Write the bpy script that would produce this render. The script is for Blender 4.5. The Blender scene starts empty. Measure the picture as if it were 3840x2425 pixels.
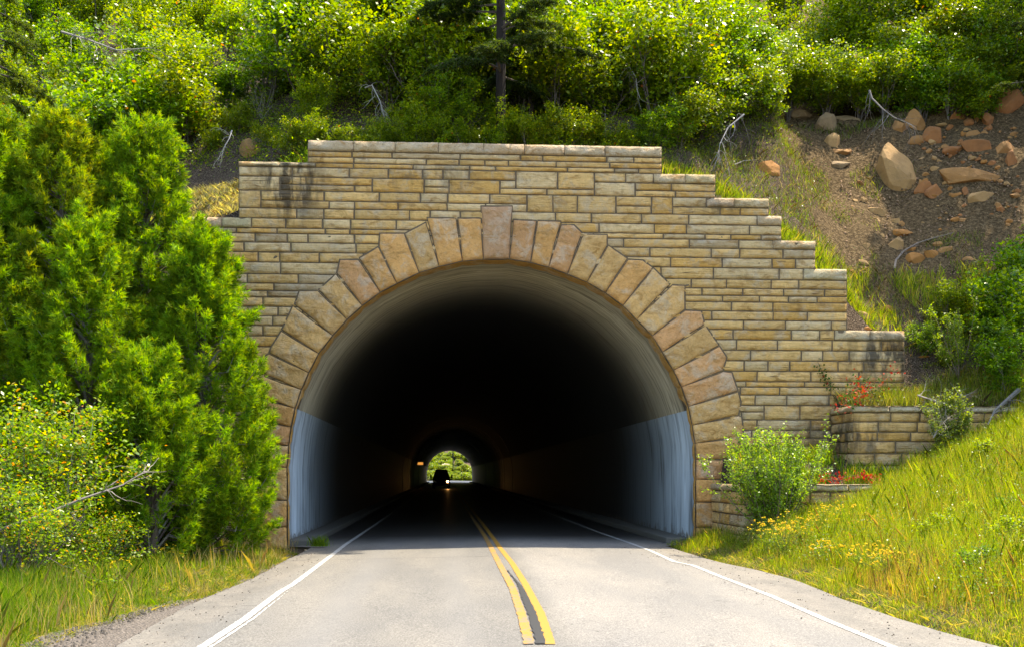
import bpy, bmesh, math, random
import numpy as np
from mathutils import Vector, noise
from mathutils.geometry import tessellate_polygon

# ------------------------------------------------------------------ camera, sky, sun
S = bpy.context.scene
C = S.collection
R = math.radians
TH = math.atan(255 / 4000)          # the camera looks a little right of the tunnel's axis
CAMZ = 1.61
cam_d = bpy.data.cameras.new('camera'); cam = bpy.data.objects.new('camera', cam_d); C.objects.link(cam)
cam.location = (0, 0, CAMZ); cam.rotation_euler = (R(90), 0, -TH)
cam_d.sensor_width = 36; cam_d.lens = 37.5; cam_d.shift_y = (1777 - 1212.5) / 3840
cam_d.clip_start = 0.1; cam_d.clip_end = 2000
S.camera = cam

SUN = Vector((0.36, 0.185, 1)).normalized()
w = bpy.data.worlds.new('World'); S.world = w; w.use_nodes = True
nt = w.node_tree; nt.nodes.clear()
sky = nt.nodes.new('ShaderNodeTexSky'); sky.sky_type = 'NISHITA'; sky.sun_disc = False
sky.sun_elevation = math.asin(SUN.z); sky.sun_rotation = math.atan2(SUN.x, SUN.y)
sky.air_density = 1.0; sky.dust_density = 1.2; sky.ozone_density = 1.0
bg = nt.nodes.new('ShaderNodeBackground'); bg.inputs[1].default_value = 0.15
wo = nt.nodes.new('ShaderNodeOutputWorld')
nt.links.new(sky.outputs[0], bg.inputs[0]); nt.links.new(bg.outputs[0], wo.inputs[0])
sl = bpy.data.lights.new('sun', 'SUN'); sl.energy = 2.65; sl.angle = R(0.5); sl.color = (1, 0.93, 0.80)
so = bpy.data.objects.new('sun', sl); C.objects.link(so)
so.rotation_euler = (-SUN).to_track_quat('-Z', 'Y').to_euler()
S.view_settings.view_transform = 'Standard'; S.view_settings.look = 'None'
S.view_settings.exposure = 2.05; S.view_settings.gamma = 1
S.view_settings.use_white_balance = True; S.view_settings.white_balance_temperature = 7250; S.view_settings.white_balance_tint = 8
S.cycles.max_bounces = 7; S.cycles.diffuse_bounces = 4; S.cycles.glossy_bounces = 3; S.cycles.transmission_bounces = 4
S.cycles.sample_clamp_indirect = 6.0

# ------------------------------------------------------------------ measuring helpers
F = 4000.0
ct, st = math.cos(TH), math.sin(TH)
def unY(px, py, Y):
    u = (px - 1920) / F; v = (1777 - py) / F
    dx = st + u * ct; dy = ct - u * st
    t = Y / dy
    return (t * dx, Y, CAMZ + v * t)
def proj(x, y, z):
    d = x * st + y * ct; r = x * ct - y * st
    return 1920 + F * r / d, 1777 - F * (z - CAMZ) / d
def zroad(y): return -0.005 * np.maximum(0, 25 - np.asarray(y, float))
def unG(px, py):
    y = 20.0
    for _ in range(12):
        v = (py - 1777) / F; u = (px - 1920) / F
        t = (CAMZ - float(zroad(y))) / v
        y = t * (ct - u * st)
    return t * (st + u * ct), y
def ss(a, b, x):
    t = np.clip((np.asarray(x, float) - a) / (b - a), 0, 1); return t * t * (3 - 2 * t)

def prep(pts):
    p = sorted([unG(*q) for q in pts], key=lambda q: q[1]); return np.array([q[1] for q in p]), np.array([q[0] for q in p])
PR = prep([(2561, 2059), (2689, 2095), (2856, 2128), (2990, 2162), (3168, 2234), (3335, 2290), (3557, 2356), (3819, 2418)])
PL = prep([(400, 2425), (702, 2256), (794, 2218), (945, 2159), (1080, 2086), (1134, 2062)])
def xr_edge(y):
    y = np.asarray(y, float); v = np.interp(y, *PR)
    k = (PR[1][0] - PR[1][2]) / (PR[0][0] - PR[0][2]); return np.where(y < PR[0][0], PR[1][0] + np.clip(k, -.15, .15) * (y - PR[0][0]), v)
def xl_edge(y):
    y = np.asarray(y, float); v = np.interp(y, *PL); return v

# ------------------------------------------------------------------ terrain height
WX = [-60, -30, -14, -9.5, -7.5, -5.8, -4.9, -3.4, 5.0, 6.3, 7.55, 7.9, 8.7, 9.5, 10.8, 13, 18, 60]
WZ = [6, 5, 4.2, 6.0, 7.0, 7.45, 7.75, 8.75, 8.95, 8.45, 7.85, 7.45, 6.9, 6.2, 4.75, 4.6, 6.0, 12]
YP = 226.0
def H(x, y):
    x = np.asarray(x, float); y = np.asarray(y, float)
    zr = zroad(y)
    xe = xr_edge(y); xl = xl_edge(y)
    dr = x - xe - 0.15; dl = xl - x - 0.5
    rc = 1.13 - .018 * np.maximum(0, 25 - y)
    front = zr + .03 - .018 * np.minimum(np.abs(x - rc), 8) - .13
    br = 0.12 + 0.27 * np.maximum(dr, 0) + 0.17 * np.maximum(dr - 2.8, 0) - .15 * np.maximum(dr - 12, 0)
    front = front + np.where(dr > -0.15, br * ss(-.15, .05, dr), 0)
    front = front + np.where(dl > -0.5, 0.11 * ss(-.5, -.1, dl) + 0.07 * np.maximum(dl, 0) + 0.5 * ss(5, 14, dl) * np.clip(y / 25, 0, 1), 0)
    # right planter beds
    bed = 1.36 + 0.62 * ss(22.75, 24.2, y)
    m = ss(6.42, 6.47, x) * ss(22.62, 22.64, y) * (1 - ss(9.9, 11, x))
    front = front * (1 - m) + np.maximum(bed, front) * m
    m2 = ss(9.24, 9.28, x) * ss(23.86, 23.9, y) * (1 - ss(13, 14.5, x))
    front = front * (1 - m2) + np.maximum(3.08 + 0.3 * ss(23.9, 25.2, y), front) * m2
    # hill behind the wall
    hw = np.interp(x, WX, WZ)
    steep = 0.78 + 0.34 * ss(6, 10, x)
    yy = np.maximum(y - 25.7, 0)
    knee = 6.5 + 0.5 * np.sin(x * .5)
    back = hw + steep * np.minimum(yy, knee) + 0.72 * np.clip(yy - knee, 0, 26) + 0.1 * np.clip(yy - knee - 26, 0, 60)
    ledge = 0.5 * ss(0.0, 2.0, yy) * np.sin(x * 0.9 + yy * 1.3) * 0.25 + 0.12 * np.sin(x * 2.1 + 1) * np.sin(yy * 1.7) * ss(0, 1.5, yy)
    back = back + ledge
    wl = np.interp(x, [-12, -9.4, 10.9, 12.4, 15], [21.5, 25.15, 25.15, 24.1, 21.5]); wh = np.interp(x, [-10, -9.4, 10.9, 11.2], [26.2, 25.5, 25.5, 26.3])
    t = np.clip((y - wl) / (wh - wl), 0, 1)
    h = front * (1 - t) + back * t
    # far side of the mountain
    far = -0.12 + np.maximum(0, y - 286) * 0.32 + 0.5 * np.sin(x * .3) * ss(286, 300, y)
    t2 = np.clip((y - 225.9) / 0.4, 0, 1)
    return h * (1 - t2) + far * t2
def h1(x, y): return float(H(x, y))
def onG(px, py, y0=8.0, y1=60.0):
    u = (px - 1920) / F; v = (1777 - py) / F
    ys = np.linspace(y0, y1, 2600); t = ys / (ct - u * st)
    xs = t * (st + u * ct); zs = CAMZ + v * t
    k = np.nonzero(H(xs, ys) >= zs)[0]
    i = int(k[0]) if len(k) else len(ys) - 1
    return float(xs[i]), float(ys[i]), float(zs[i])

# ------------------------------------------------------------------ object helpers
def arr_mesh(name, V, Fc, mat, parent=None, col=None, smooth=False, mats=None, midx=None):
    V = np.asarray(V, np.float32); me = bpy.data.meshes.new(name)
    if isinstance(Fc, np.ndarray):
        k = Fc.shape[1]; n = len(Fc)
        me.vertices.add(len(V)); me.vertices.foreach_set('co', V.ravel())
        me.loops.add(n * k); me.loops.foreach_set('vertex_index', Fc.astype(np.int32).ravel())
        me.polygons.add(n); me.polygons.foreach_set('loop_start', np.arange(0, n * k, k, dtype=np.int32))
        me.update(calc_edges=True)
    else:
        me.from_pydata([tuple(v) for v in V.tolist()], [], [tuple(f) for f in Fc]); me.update()
    if col is not None:
        col = np.asarray(col, np.float32)
        a = me.attributes.new('tint', 'FLOAT_COLOR', 'FACE')
        c4 = np.ones((len(me.polygons), 4), np.float32); c4[:, :3] = col
        a.data.foreach_set('color', c4.ravel())
    if smooth: me.polygons.foreach_set('use_smooth', np.ones(len(me.polygons), bool))
    me.materials.append(mat)
    o = bpy.data.objects.new(name, me); C.objects.link(o)
    if parent: o.parent = parent
    return o
def tag(o, label=None, cat=None, group=None, kind=None):
    if label: o['label'] = label
    if cat: o['category'] = cat
    if group: o['group'] = group
    if kind: o['kind'] = kind
    return o
def thing(name, label, cat, loc=(0, 0, 0), rz=0, group=None):
    o = bpy.data.objects.new(name, None); o.empty_display_size = .2; C.objects.link(o)
    o.location = loc; o.rotation_euler = (0, 0, rz); return tag(o, label, cat, group)
def copy_tree(o, parent=None):
    c = o.copy(); C.objects.link(c)
    if parent: c.parent = parent
    for ch in kids.get(o.name, []): copy_tree(ch, c)
    return c
kids = {}
def reg(root):
    kids[root.name] = list(root.children)
    for ch in root.children: reg(ch)
class MB:
    def __init__(s): s.v = []; s.f = []; s.c = []
    def add(s, V, Fs, col=None):
        n = len(s.v); s.v.extend([tuple(v) for v in V]); s.f.extend([tuple(i + n for i in f) for f in Fs])
        s.c.extend([col or (1, 1, 1)] * len(Fs))
    def box(s, a, b, col=None):
        (x0, y0, z0), (x1, y1, z1) = a, b
        s.add([(x0, y0, z0), (x1, y0, z0), (x1, y1, z0), (x0, y1, z0), (x0, y0, z1), (x1, y0, z1), (x1, y1, z1), (x0, y1, z1)],
              [(0, 3, 2, 1), (4, 5, 6, 7), (0, 1, 5, 4), (1, 2, 6, 5), (2, 3, 7, 6), (3, 0, 4, 7)], col)
    def tube(s, pts, rad, n=6, col=None, cap=True):
        P = [Vector(p) for p in pts]; rings = []
        for i, p in enumerate(P):
            d = (P[min(i + 1, len(P) - 1)] - P[max(i - 1, 0)]).normalized()
            a = d.cross(Vector((0.3, 0.2, 1)) if abs(d.z) < .9 else Vector((1, 0, 0))).normalized(); b = d.cross(a)
            r = rad[i] if hasattr(rad, '__len__') else rad
            rings.append([p + (a * math.cos(k * 2 * math.pi / n) + b * math.sin(k * 2 * math.pi / n)) * r for k in range(n)])
        V = [q for r_ in rings for q in r_]; Fs = []
        for i in range(len(P) - 1):
            for k in range(n):
                Fs.append((i * n + k, i * n + (k + 1) % n, (i + 1) * n + (k + 1) % n, (i + 1) * n + k))
        if cap: Fs.append(tuple(range(n))[::-1]); Fs.append(tuple((len(P) - 1) * n + k for k in range(n)))
        s.add(V, Fs, col)
    def build(s, name, mat, parent=None, smooth=False, bevel=0):
        o = arr_mesh(name, np.array(s.v), s.f, mat, parent, col=np.array(s.c), smooth=smooth)
        if bevel:
            m = o.modifiers.new('b', 'BEVEL'); m.width = bevel; m.segments = 2; m.limit_method = 'ANGLE'
        return o

# ------------------------------------------------------------------ materials
def M(name):
    m = bpy.data.materials.new(name); m.use_nodes = True; t = m.node_tree; t.nodes.clear()
    out = t.nodes.new('ShaderNodeOutputMaterial'); b = t.nodes.new('ShaderNodeBsdfPrincipled')
    t.links.new(b.outputs[0], out.inputs[0]); return m, t, b, out
def nd(t, typ, **k):
    n = t.nodes.new(typ)
    for a, v in k.items():
        if a.startswith('i_'): n.inputs[a[2:].replace('_', ' ')].default_value = v
        else: setattr(n, a, v)
    return n
def ramp(t, fac, stops):
    r = t.nodes.new('ShaderNodeValToRGB'); e = r.color_ramp.elements
    while len(e) < len(stops): e.new(.5)
    for q, (p, c) in zip(e, stops): q.position = p; q.color = (*c, 1) if len(c) == 3 else c
    t.links.new(fac, r.inputs[0]); return r.outputs[0]
def nse(t, vec, scale, detail=4, rough=.6, sc=None, dist=0):
    if sc:
        mp = nd(t, 'ShaderNodeMapping'); mp.inputs['Scale'].default_value = sc; t.links.new(vec, mp.inputs[0]); vec = mp.outputs[0]
    n = nd(t, 'ShaderNodeTexNoise'); n.inputs['Scale'].default_value = scale; n.inputs['Detail'].default_value = detail
    n.inputs['Roughness'].default_value = rough; n.inputs['Distortion'].default_value = dist
    t.links.new(vec, n.inputs['Vector']); return n.outputs['Fac']
def pos(t): return nd(t, 'ShaderNodeNewGeometry').outputs['Position']
def objc(t): return nd(t, 'ShaderNodeTexCoord').outputs['Object']
def mix(t, a, b, fac, mode='MIX'):
    n = nd(t, 'ShaderNodeMix', data_type='RGBA', blend_type=mode)
    for s_, v in ((6, a), (7, b), (0, fac)):
        if isinstance(v, (int, float)): n.inputs[s_].default_value = v
        elif isinstance(v, tuple): n.inputs[s_].default_value = (*v, 1)
        else: t.links.new(v, n.inputs[s_])
    return n.outputs[2]
def mth(t, op, a, b=0.0, c=None, clamp=False):
    n = nd(t, 'ShaderNodeMath', operation=op, use_clamp=clamp)
    for i, v in enumerate((a, b, c)):
        if v is None: continue
        if isinstance(v, (int, float)): n.inputs[i].default_value = v
        else: t.links.new(v, n.inputs[i])
    return n.outputs[0]
def sstep(t, v, a, b):
    n = nd(t, 'ShaderNodeMapRange', interpolation_type='SMOOTHSTEP'); t.links.new(v, n.inputs[0])
    n.inputs[1].default_value = a; n.inputs[2].default_value = b; return n.outputs[0]
def bump(t, b, h, strength=.5, dist=.02):
    n = nd(t, 'ShaderNodeBump'); n.inputs['Strength'].default_value = strength; n.inputs['Distance'].default_value = dist
    t.links.new(h, n.inputs['Height']); t.links.new(n.outputs[0], b.inputs['Normal'])
def tint(t): return nd(t, 'ShaderNodeAttribute', attribute_name='tint').outputs['Color']

def flat_mat(name, col, rough=.6, metal=0, spec=.5):
    m, t, b, o = M(name); b.inputs['Base Color'].default_value = (*col, 1); b.inputs['Roughness'].default_value = rough
    b.inputs['Metallic'].default_value = metal; b.inputs['Specular IOR Level'].default_value = spec
    n = nse(t, objc(t), 9, 3); t.links.new(mix(t, tuple(c * .75 for c in col), col, n), b.inputs['Base Color']); return m

def stone_mat(name, layered):
    m, t, b, o = M(name); p = pos(t); c = tint(t)
    n1 = nse(t, p, 2.6, 5, .65, dist=.6); n2 = nse(t, p, 9, 4, .6)
    c = mix(t, c, (.54, .46, .35), mth(t, 'MULTIPLY', sstep(t, n1, .47, .66), .5))
    c = mix(t, c, (.36, .19, .055), mth(t, 'MULTIPLY', sstep(t, nse(t, p, 3.3, 4, .6, sc=(.7, 1, 1.6), dist=1.0), .50, .70), .7))
    c = mix(t, c, mix(t, (.72, .72, .72), (1.16, 1.16, 1.16), n2), 1.0, 'MULTIPLY')
    if layered:
        lay = nse(t, p, 5, 5, .7, sc=(.22, 1, 5.5), dist=.3)
        c = mix(t, c, (.085, .055, .03), mth(t, 'MULTIPLY', sstep(t, lay, .59, .68), .8))
        c = mix(t, c, (.42, .24, .07), mth(t, 'MULTIPLY', sstep(t, lay, .45, .33), .45))
        h = mth(t, 'ADD', mth(t, 'MULTIPLY', lay, .8), nse(t, p, 14, 6, .7))
    else:
        h = mth(t, 'ADD', nse(t, p, 6, 6, .65, dist=1.5), mth(t, 'MULTIPLY', n2, .5))
        cr = nse(t, p, 5, 3, .5, dist=2.5)
        c = mix(t, c, (.10, .06, .03), mth(t, 'MULTIPLY', sstep(t, mth(t, 'ABSOLUTE', mth(t, 'SUBTRACT', cr, .5)), .012, .0), .45))
    # water stains below the left step and darker patches at the right-hand planter
    sp = nd(t, 'ShaderNodeSeparateXYZ'); t.links.new(p, sp.inputs[0])
    n3 = nse(t, p, 2.2, 4, .6, sc=(1.8, 1, .5))
    def blob(cx, cz, rx, rz):
        a = mth(t, 'POWER', mth(t, 'DIVIDE', mth(t, 'SUBTRACT', sp.outputs[0], cx), rx), 2.0)
        d = mth(t, 'POWER', mth(t, 'DIVIDE', mth(t, 'SUBTRACT', sp.outputs[2], cz), rz), 2.0)
        return mth(t, 'SUBTRACT', 1.0, mth(t, 'SQRT', mth(t, 'ADD', a, d)), clamp=True)
    x1, _, z1 = unY(1085, 700, 25); x2, _, z2 = unY(3330, 1340, 25); x3, _, z3 = unY(3120, 1640, 25)
    for (cx, cz, rx, rz, k) in ((x1, z1 + .1, 1.0, 1.15, 2.0), (x2, z2, 1.35, .9, 1.7), (x3, z3, 1.2, .8, 1.3), (unY(1620, 690, 25)[0], unY(1620, 660, 25)[2], 1.7, .5, .7), (unY(2700, 760, 25)[0], unY(2700, 780, 25)[2], 1.0, .35, .7)):
        f = mth(t, 'MULTIPLY', blob(cx, cz, rx, rz), mth(t, 'MULTIPLY', sstep(t, n3, .35, .62), k), clamp=True)
        c = mix(t, c, (.035, .03, .026), mth(t, 'MULTIPLY', f, .85))
    t.links.new(c, b.inputs['Base Color']); b.inputs['Roughness'].default_value = .85; b.inputs['Specular IOR Level'].default_value = .2
    bump(t, b, h, 1.0, .06); return m
m_ashlar = stone_mat('ashlar sandstone', True)
m_vous = stone_mat('arch sandstone', False)

m_mortar, t, b, o = M('mortar'); p = pos(t)
t.links.new(ramp(t, nse(t, p, 14, 4), [(.3, (.095, .066, .038)), (.7, (.17, .122, .073))]), b.inputs['Base Color']); b.inputs['Roughness'].default_value = .95

m_conc, t, b, o = M('vault concrete'); p = pos(t)
rings = nse(t, p, 3.0, 5, .7, sc=(.2, 2.6, .2), dist=.3); sp = nd(t, 'ShaderNodeSeparateXYZ'); t.links.new(p, sp.inputs[0])
c = ramp(t, rings, [(.34, (.15, .12, .075)), (.5, (.35, .295, .195)), (.66, (.56, .48, .34))])
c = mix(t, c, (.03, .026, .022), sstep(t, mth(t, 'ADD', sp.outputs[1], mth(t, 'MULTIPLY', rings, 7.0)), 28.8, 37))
t.links.new(c, b.inputs['Base Color']); b.inputs['Roughness'].default_value = .75; bump(t, b, rings, .4, .02)

m_paint, t, b, o = M('side wall paint'); p = pos(t); sp = nd(t, 'ShaderNodeSeparateXYZ'); t.links.new(p, sp.inputs[0])
stk = nse(t, p, 2.0, 5, .6, sc=(.3, 1.5, .22), dist=.5)
c = ramp(t, stk, [(.32, (.11, .12, .12)), (.48, (.33, .38, .42)), (.7, (.52, .60, .66))])
c = mix(t, c, (.035, .033, .03), sstep(t, mth(t, 'ADD', sp.outputs[1], mth(t, 'MULTIPLY', stk, 8.0)), 29.5, 41))  # soot plus the loss of daylight with depth, painted into the colour
c = mix(t, c, (.12, .10, .08), sstep(t, mth(t, 'ADD', sp.outputs[2], nse(t, p, 5, 3)), .75, .45))
t.links.new(c, b.inputs['Base Color']); b.inputs['Roughness'].default_value = .55; bump(t, b, stk, .3, .01)

m_road, t, b, o = M('asphalt'); p = pos(t); sp = nd(t, 'ShaderNodeSeparateXYZ'); t.links.new(p, sp.inputs[0])
n1 = nse(t, p, 60, 5, .75); n2 = nse(t, p, .7, 4, .6, sc=(1, .25, 1)); n4 = nse(t, p, 24, 3, .6)
c = ramp(t, n1, [(.33, (.085, .079, .071)), (.5, (.180, .168, .152)), (.67, (.30, .282, .256))])
lane = sstep(t, mth(t, 'ADD', sp.outputs[0], mth(t, 'MULTIPLY', sp.outputs[1], -.018)), .9, 1.3)
c = mix(t, mix(t, c, (.80, .80, .785), 1.0, 'MULTIPLY'), c, lane)
c = mix(t, c, mix(t, (.70, .71, .74), (1.12, 1.08, 1.03), sstep(t, n2, .3, .7)), .8, 'MULTIPLY')
n5 = nse(t, p, 2.2, 5, .7, sc=(1, .5, 1)); ctr = mth(t, 'ADD', mth(t, 'MULTIPLY', sp.outputs[1], .018), .68)
sh = sstep(t, mth(t, 'ADD', mth(t, 'ABSOLUTE', mth(t, 'SUBTRACT', sp.outputs[0], ctr)), mth(t, 'MULTIPLY', n5, .5)), 3.65, 4.0)
c = mix(t, c, mix(t, (.085, .075, .062), (.165, .142, .115), sstep(t, n5, .35, .62)), mth(t, 'MULTIPLY', sh, .5))
c = mix(t, c, (.05, .045, .04), mth(t, 'MULTIPLY', sstep(t, n4, .60, .72), .55))
n6 = nse(t, p, 30, 2, .9); c = mix(t, c, mix(t, (.72, .72, .72), (1.25, 1.25, 1.25), sstep(t, n6, .3, .7)), .8, 'MULTIPLY')
cr = mth(t, 'ABSOLUTE', mth(t, 'SUBTRACT', nse(t, p, .9, 3, .5, sc=(.6, 1.4, 1), dist=.8), .5))
c = mix(t, c, (.06, .055, .05), mth(t, 'MULTIPLY', sstep(t, cr, .005, .0), mth(t, 'MULTIPLY', sstep(t, n5, .45, .55), .85)))
# wheel tracks: slightly darker polished bands
for (xc, wd, k) in ((-1.3, .45, .38), (.2, .4, .26), (2.3, .4, .12), (3.9, .45, .16)):
    dd = mth(t, 'ABSOLUTE', mth(t, 'SUBTRACT', mth(t, 'ADD', sp.outputs[0], mth(t, 'MULTIPLY', n2, .5)), xc + .25))
    c = mix(t, c, (.15, .145, .14), mth(t, 'MULTIPLY', sstep(t, dd, wd, .0), k))
ins = sstep(t, sp.outputs[1], 24.2, 29)  # tunnel-mouth shade painted into the asphalt colour, deepening inward
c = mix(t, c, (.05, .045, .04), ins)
jt = mth(t, 'ABSOLUTE', mth(t, 'SUBTRACT', mth(t, 'ADD', sp.outputs[1], mth(t, 'MULTIPLY', n2, .12)), 21.0))
jt = mth(t, 'MULTIPLY', sstep(t, jt, .05, .015), mth(t, 'SUBTRACT', 1.0, lane))
c = mix(t, c, (.07, .065, .06), mth(t, 'MULTIPLY', jt, .75))
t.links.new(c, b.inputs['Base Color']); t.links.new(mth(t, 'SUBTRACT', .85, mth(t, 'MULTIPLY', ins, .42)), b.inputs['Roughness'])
bump(t, b, n1, .35, .01)

def paint_mat(name, col, wear):
    m, t, b, o = M(name); p = pos(t); n = nse(t, p, 16, 5, .75, sc=(.6, 1.6, 1)); n0 = nse(t, p, 1.1, 3, .6)
    c = mix(t, tuple(q * .8 for q in col), col, nse(t, p, 40, 3))
    c = mix(t, c, (.14, .128, .112), sstep(t, mth(t, 'ADD', n, mth(t, 'MULTIPLY', n0, .35)), wear, wear + .06))
    t.links.new(c, b.inputs['Base Color']); b.inputs['Roughness'].default_value = .7; return m
m_white = paint_mat('white road paint', (.43, .42, .40), .735); m_yellow = paint_mat('yellow road paint', (.37, .185, .016), .79)
m_yworn = paint_mat('worn yellow road paint', (.36, .18, .018), .69)
m_tar = flat_mat('crack sealant', (.045, .045, .045), .45)
m_kerb = flat_mat('kerb concrete', (.13, .12, .10), .9)

m_gravel, t, b, o = M('gravel'); p = pos(t)
v = nd(t, 'ShaderNodeTexVoronoi'); v.inputs['Scale'].default_value = 30; t.links.new(p, v.inputs['Vector'])
t.links.new(ramp(t, nse(t, p, 45, 3, .8), [(.36, (.03, .025, .021)), (.5, (.10, .082, .067)), (.66, (.24, .20, .165))]), b.inputs['Base Color'])
b.inputs['Roughness'].default_value = .95; bump(t, b, v.outputs['Distance'], 1, .03)

m_earth, t, b, o = M('earth'); p = pos(t); sp = nd(t, 'ShaderNodeSeparateXYZ'); t.links.new(p, sp.inputs[0])
n1 = nse(t, p, 1.1, 5, .65); n2 = nse(t, p, 13, 5, .75); n3 = nse(t, p, 38, 3, .8, sc=(1, .5, 1))
soil = ramp(t, n2, [(.34, (.045, .030, .015)), (.5, (.14, .092, .045)), (.66, (.29, .20, .105))])
litter = ramp(t, n3, [(.36, (.020, .014, .010)), (.5, (.085, .06, .04)), (.62, (.24, .18, .13)), (.75, (.46, .38, .30))])
scar = mth(t, 'MULTIPLY', sstep(t, mth(t, 'ADD', sp.outputs[0], mth(t, 'MULTIPLY', n1, 2.2)), 9.8, 11.6), mth(t, 'MULTIPLY', sstep(t, sp.outputs[2], 5.2, 6.6), sstep(t, sp.outputs[1], 25.3, 26)))
c = mix(t, litter, soil, scar); c = mix(t, c, mix(t, (.6, .6, .6), (1.2, 1.2, 1.2), n1), 1.0, 'MULTIPLY')
t.links.new(c, b.inputs['Base Color']); b.inputs['Roughness'].default_value = 1.0; b.inputs['Specular IOR Level'].default_value = .1
bump(t, b, mth(t, 'ADD', n2, mth(t, 'MULTIPLY', n3, .4)), 1, .09)

m_rock, t, b, o = M('sandstone rock'); p = pos(t); n1 = nse(t, p, 2.5, 6, .65); n2 = nse(t, p, 18, 5, .7)
c = mix(t, tint(t), mix(t, (.5, .5, .5), (1.35, 1.3, 1.25), n1), 1.0, 'MULTIPLY')
c = mix(t, c, (.10, .085, .06), mth(t, 'MULTIPLY', sstep(t, n2, .56, .7), .5))
t.links.new(c, b.inputs['Base Color']); b.inputs['Roughness'].default_value = .9; bump(t, b, mth(t, 'ADD', n1, mth(t, 'MULTIPLY', n2, .3)), .8, .05)

def leaf_mat(name, trans=.45, tcol=(2.3, 2.1, .25), rough=.33, spec=.28):
    m, t, b, o = M(name); c = tint(t)
    t.links.new(c, b.inputs['Base Color']); b.inputs['Roughness'].default_value = rough; b.inputs['Specular IOR Level'].default_value = spec
    tr = nd(t, 'ShaderNodeBsdfTranslucent'); t.links.new(mix(t, c, tcol, 1.0, 'MULTIPLY'), tr.inputs[0])
    mx = nd(t, 'ShaderNodeMixShader'); mx.inputs[0].default_value = trans
    t.links.new(b.outputs[0], mx.inputs[1]); t.links.new(tr.outputs[0], mx.inputs[2]); t.links.new(mx.outputs[0], o.inputs[0]); return m
m_leaf = leaf_mat('oak leaf'); m_needle = leaf_mat('juniper foliage', .45, (2.2, 1.9, .25), .6, .12)
m_grass = leaf_mat('grass blade', .5, (1.9, 1.75, .3), .6, .15); m_petal = leaf_mat('petal', .4, (1.2, 1.1, .8), .6, .2)
m_bark, t, b, o = M('bark'); p = objc(t)
t.links.new(mix(t, tint(t), mix(t, (.5, .5, .5), (1.3, 1.3, 1.3), nse(t, p, 14, 5, .7, sc=(1, 1, .25))), 1.0, 'MULTIPLY'), b.inputs['Base Color']); b.inputs['Roughness'].default_value = .9
BARK = (.075, .058, .045); GREYW = (.24, .22, .20)

# ------------------------------------------------------------------ ground, road
def axis(parts):
    a = [];
    for (s0, s1, d) in parts: a.extend(np.arange(s0, s1 - 1e-6, d).tolist())
    a.append(parts[-1][1]); return np.array(sorted(set(np.round(a, 4))))
gx = axis([(-300, -60, 40), (-60, -14, 3), (-14, 18, .2), (18, 60, 3), (60, 300, 40)])
gy = axis([(-120, -8, 16), (-8, 6, 1), (6, 25.0, .25), (25.15, 25.5, .35), (25.7, 37, .22), (37, 60, 1.5), (60, 225.5, 12), (225.9, 226.3, .4), (227, 340, 3), (340, 900, 60)])
gx = axis([(-300, -60, 40), (-60, -14, 3), (-14, 6.2, .25), (6.2, 9.0, .2), (9.0, 9.3, .06), (9.4, 18, .25), (18, 60, 3), (60, 300, 40)])
gy = np.array(sorted(set(gy.tolist() + [22.6, 22.66, 23.84, 23.92, 25.5, 226.3, 60.0, 37.0])))
X, Y = np.meshgrid(gx, gy); Z = H(X, Y)
nz = np.array([noise.fractal(Vector((a * .9, b_ * .9, 0)), 1.0, 2.0, 4) for a, b_ in zip(X.ravel(), Y.ravel())]).reshape(X.shape)
off = (X > xr_edge(Y) + .3) | (X < xl_edge(Y) - .3) | (Y > 25.6)
Z = Z + nz * np.where(off, np.where(Y > 25.6, .14 + .12 * (X > 9), .05), 0) * np.where((Y > 37), 0, 1)
ny, nx = X.shape; idx = np.arange(nx * ny).reshape(ny, nx)
q = np.stack([idx[:-1, :-1], idx[:-1, 1:], idx[1:, 1:], idx[1:, :-1]], -1)
xc = (X[:-1, :-1] + X[1:, 1:]) / 2; yc = (Y[:-1, :-1] + Y[1:, 1:]) / 2
hole = (np.abs(xc - 1.13) < 5.2) & (((yc > 24.9) & (yc < 25.6)) | ((yc > 225.6) & (yc < 226.3)))
q = q[~hole].reshape(-1, 4)
g = arr_mesh('ground', np.stack([X, Y, Z], -1).reshape(-1, 3), q, m_earth, smooth=True); tag(g, kind='structure')

ys = axis([(-12, 30, .5), (30, 285, 8)])
ns = 16; V = []; Fq = []
def road_c(y): return 1.13 - .018 * max(0, 25 - y)
def road_z(x, y): return float(zroad(y)) + .03 - .018 * min(abs(x - road_c(y)), 8)
for i, y in enumerate(ys):
    if y <= 24.6: a, b_ = float(xl_edge(y)), float(xr_edge(y))
    elif y < 226: a, b_ = 1.13 - 4.72, 1.13 + 4.72
    else: a, b_ = -4.5, 7
    if y < 24.6:
        j = .035; a += j * noise.noise(Vector((0, y * 2.3, 1))); b_ += j * noise.noise(Vector((4, y * 2.3, 1)))
    for k in range(ns + 1):
        x = a + (b_ - a) * k / ns; V.append((x, y, road_z(x, y)))
for i in range(len(ys) - 1):
    for k in range(ns): n = i * (ns + 1) + k; Fq.append((n, n + 1, n + ns + 2, n + ns + 1))
road = arr_mesh('road', np.array(V), np.array(Fq), m_road, smooth=True); tag(road, kind='structure')

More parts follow.
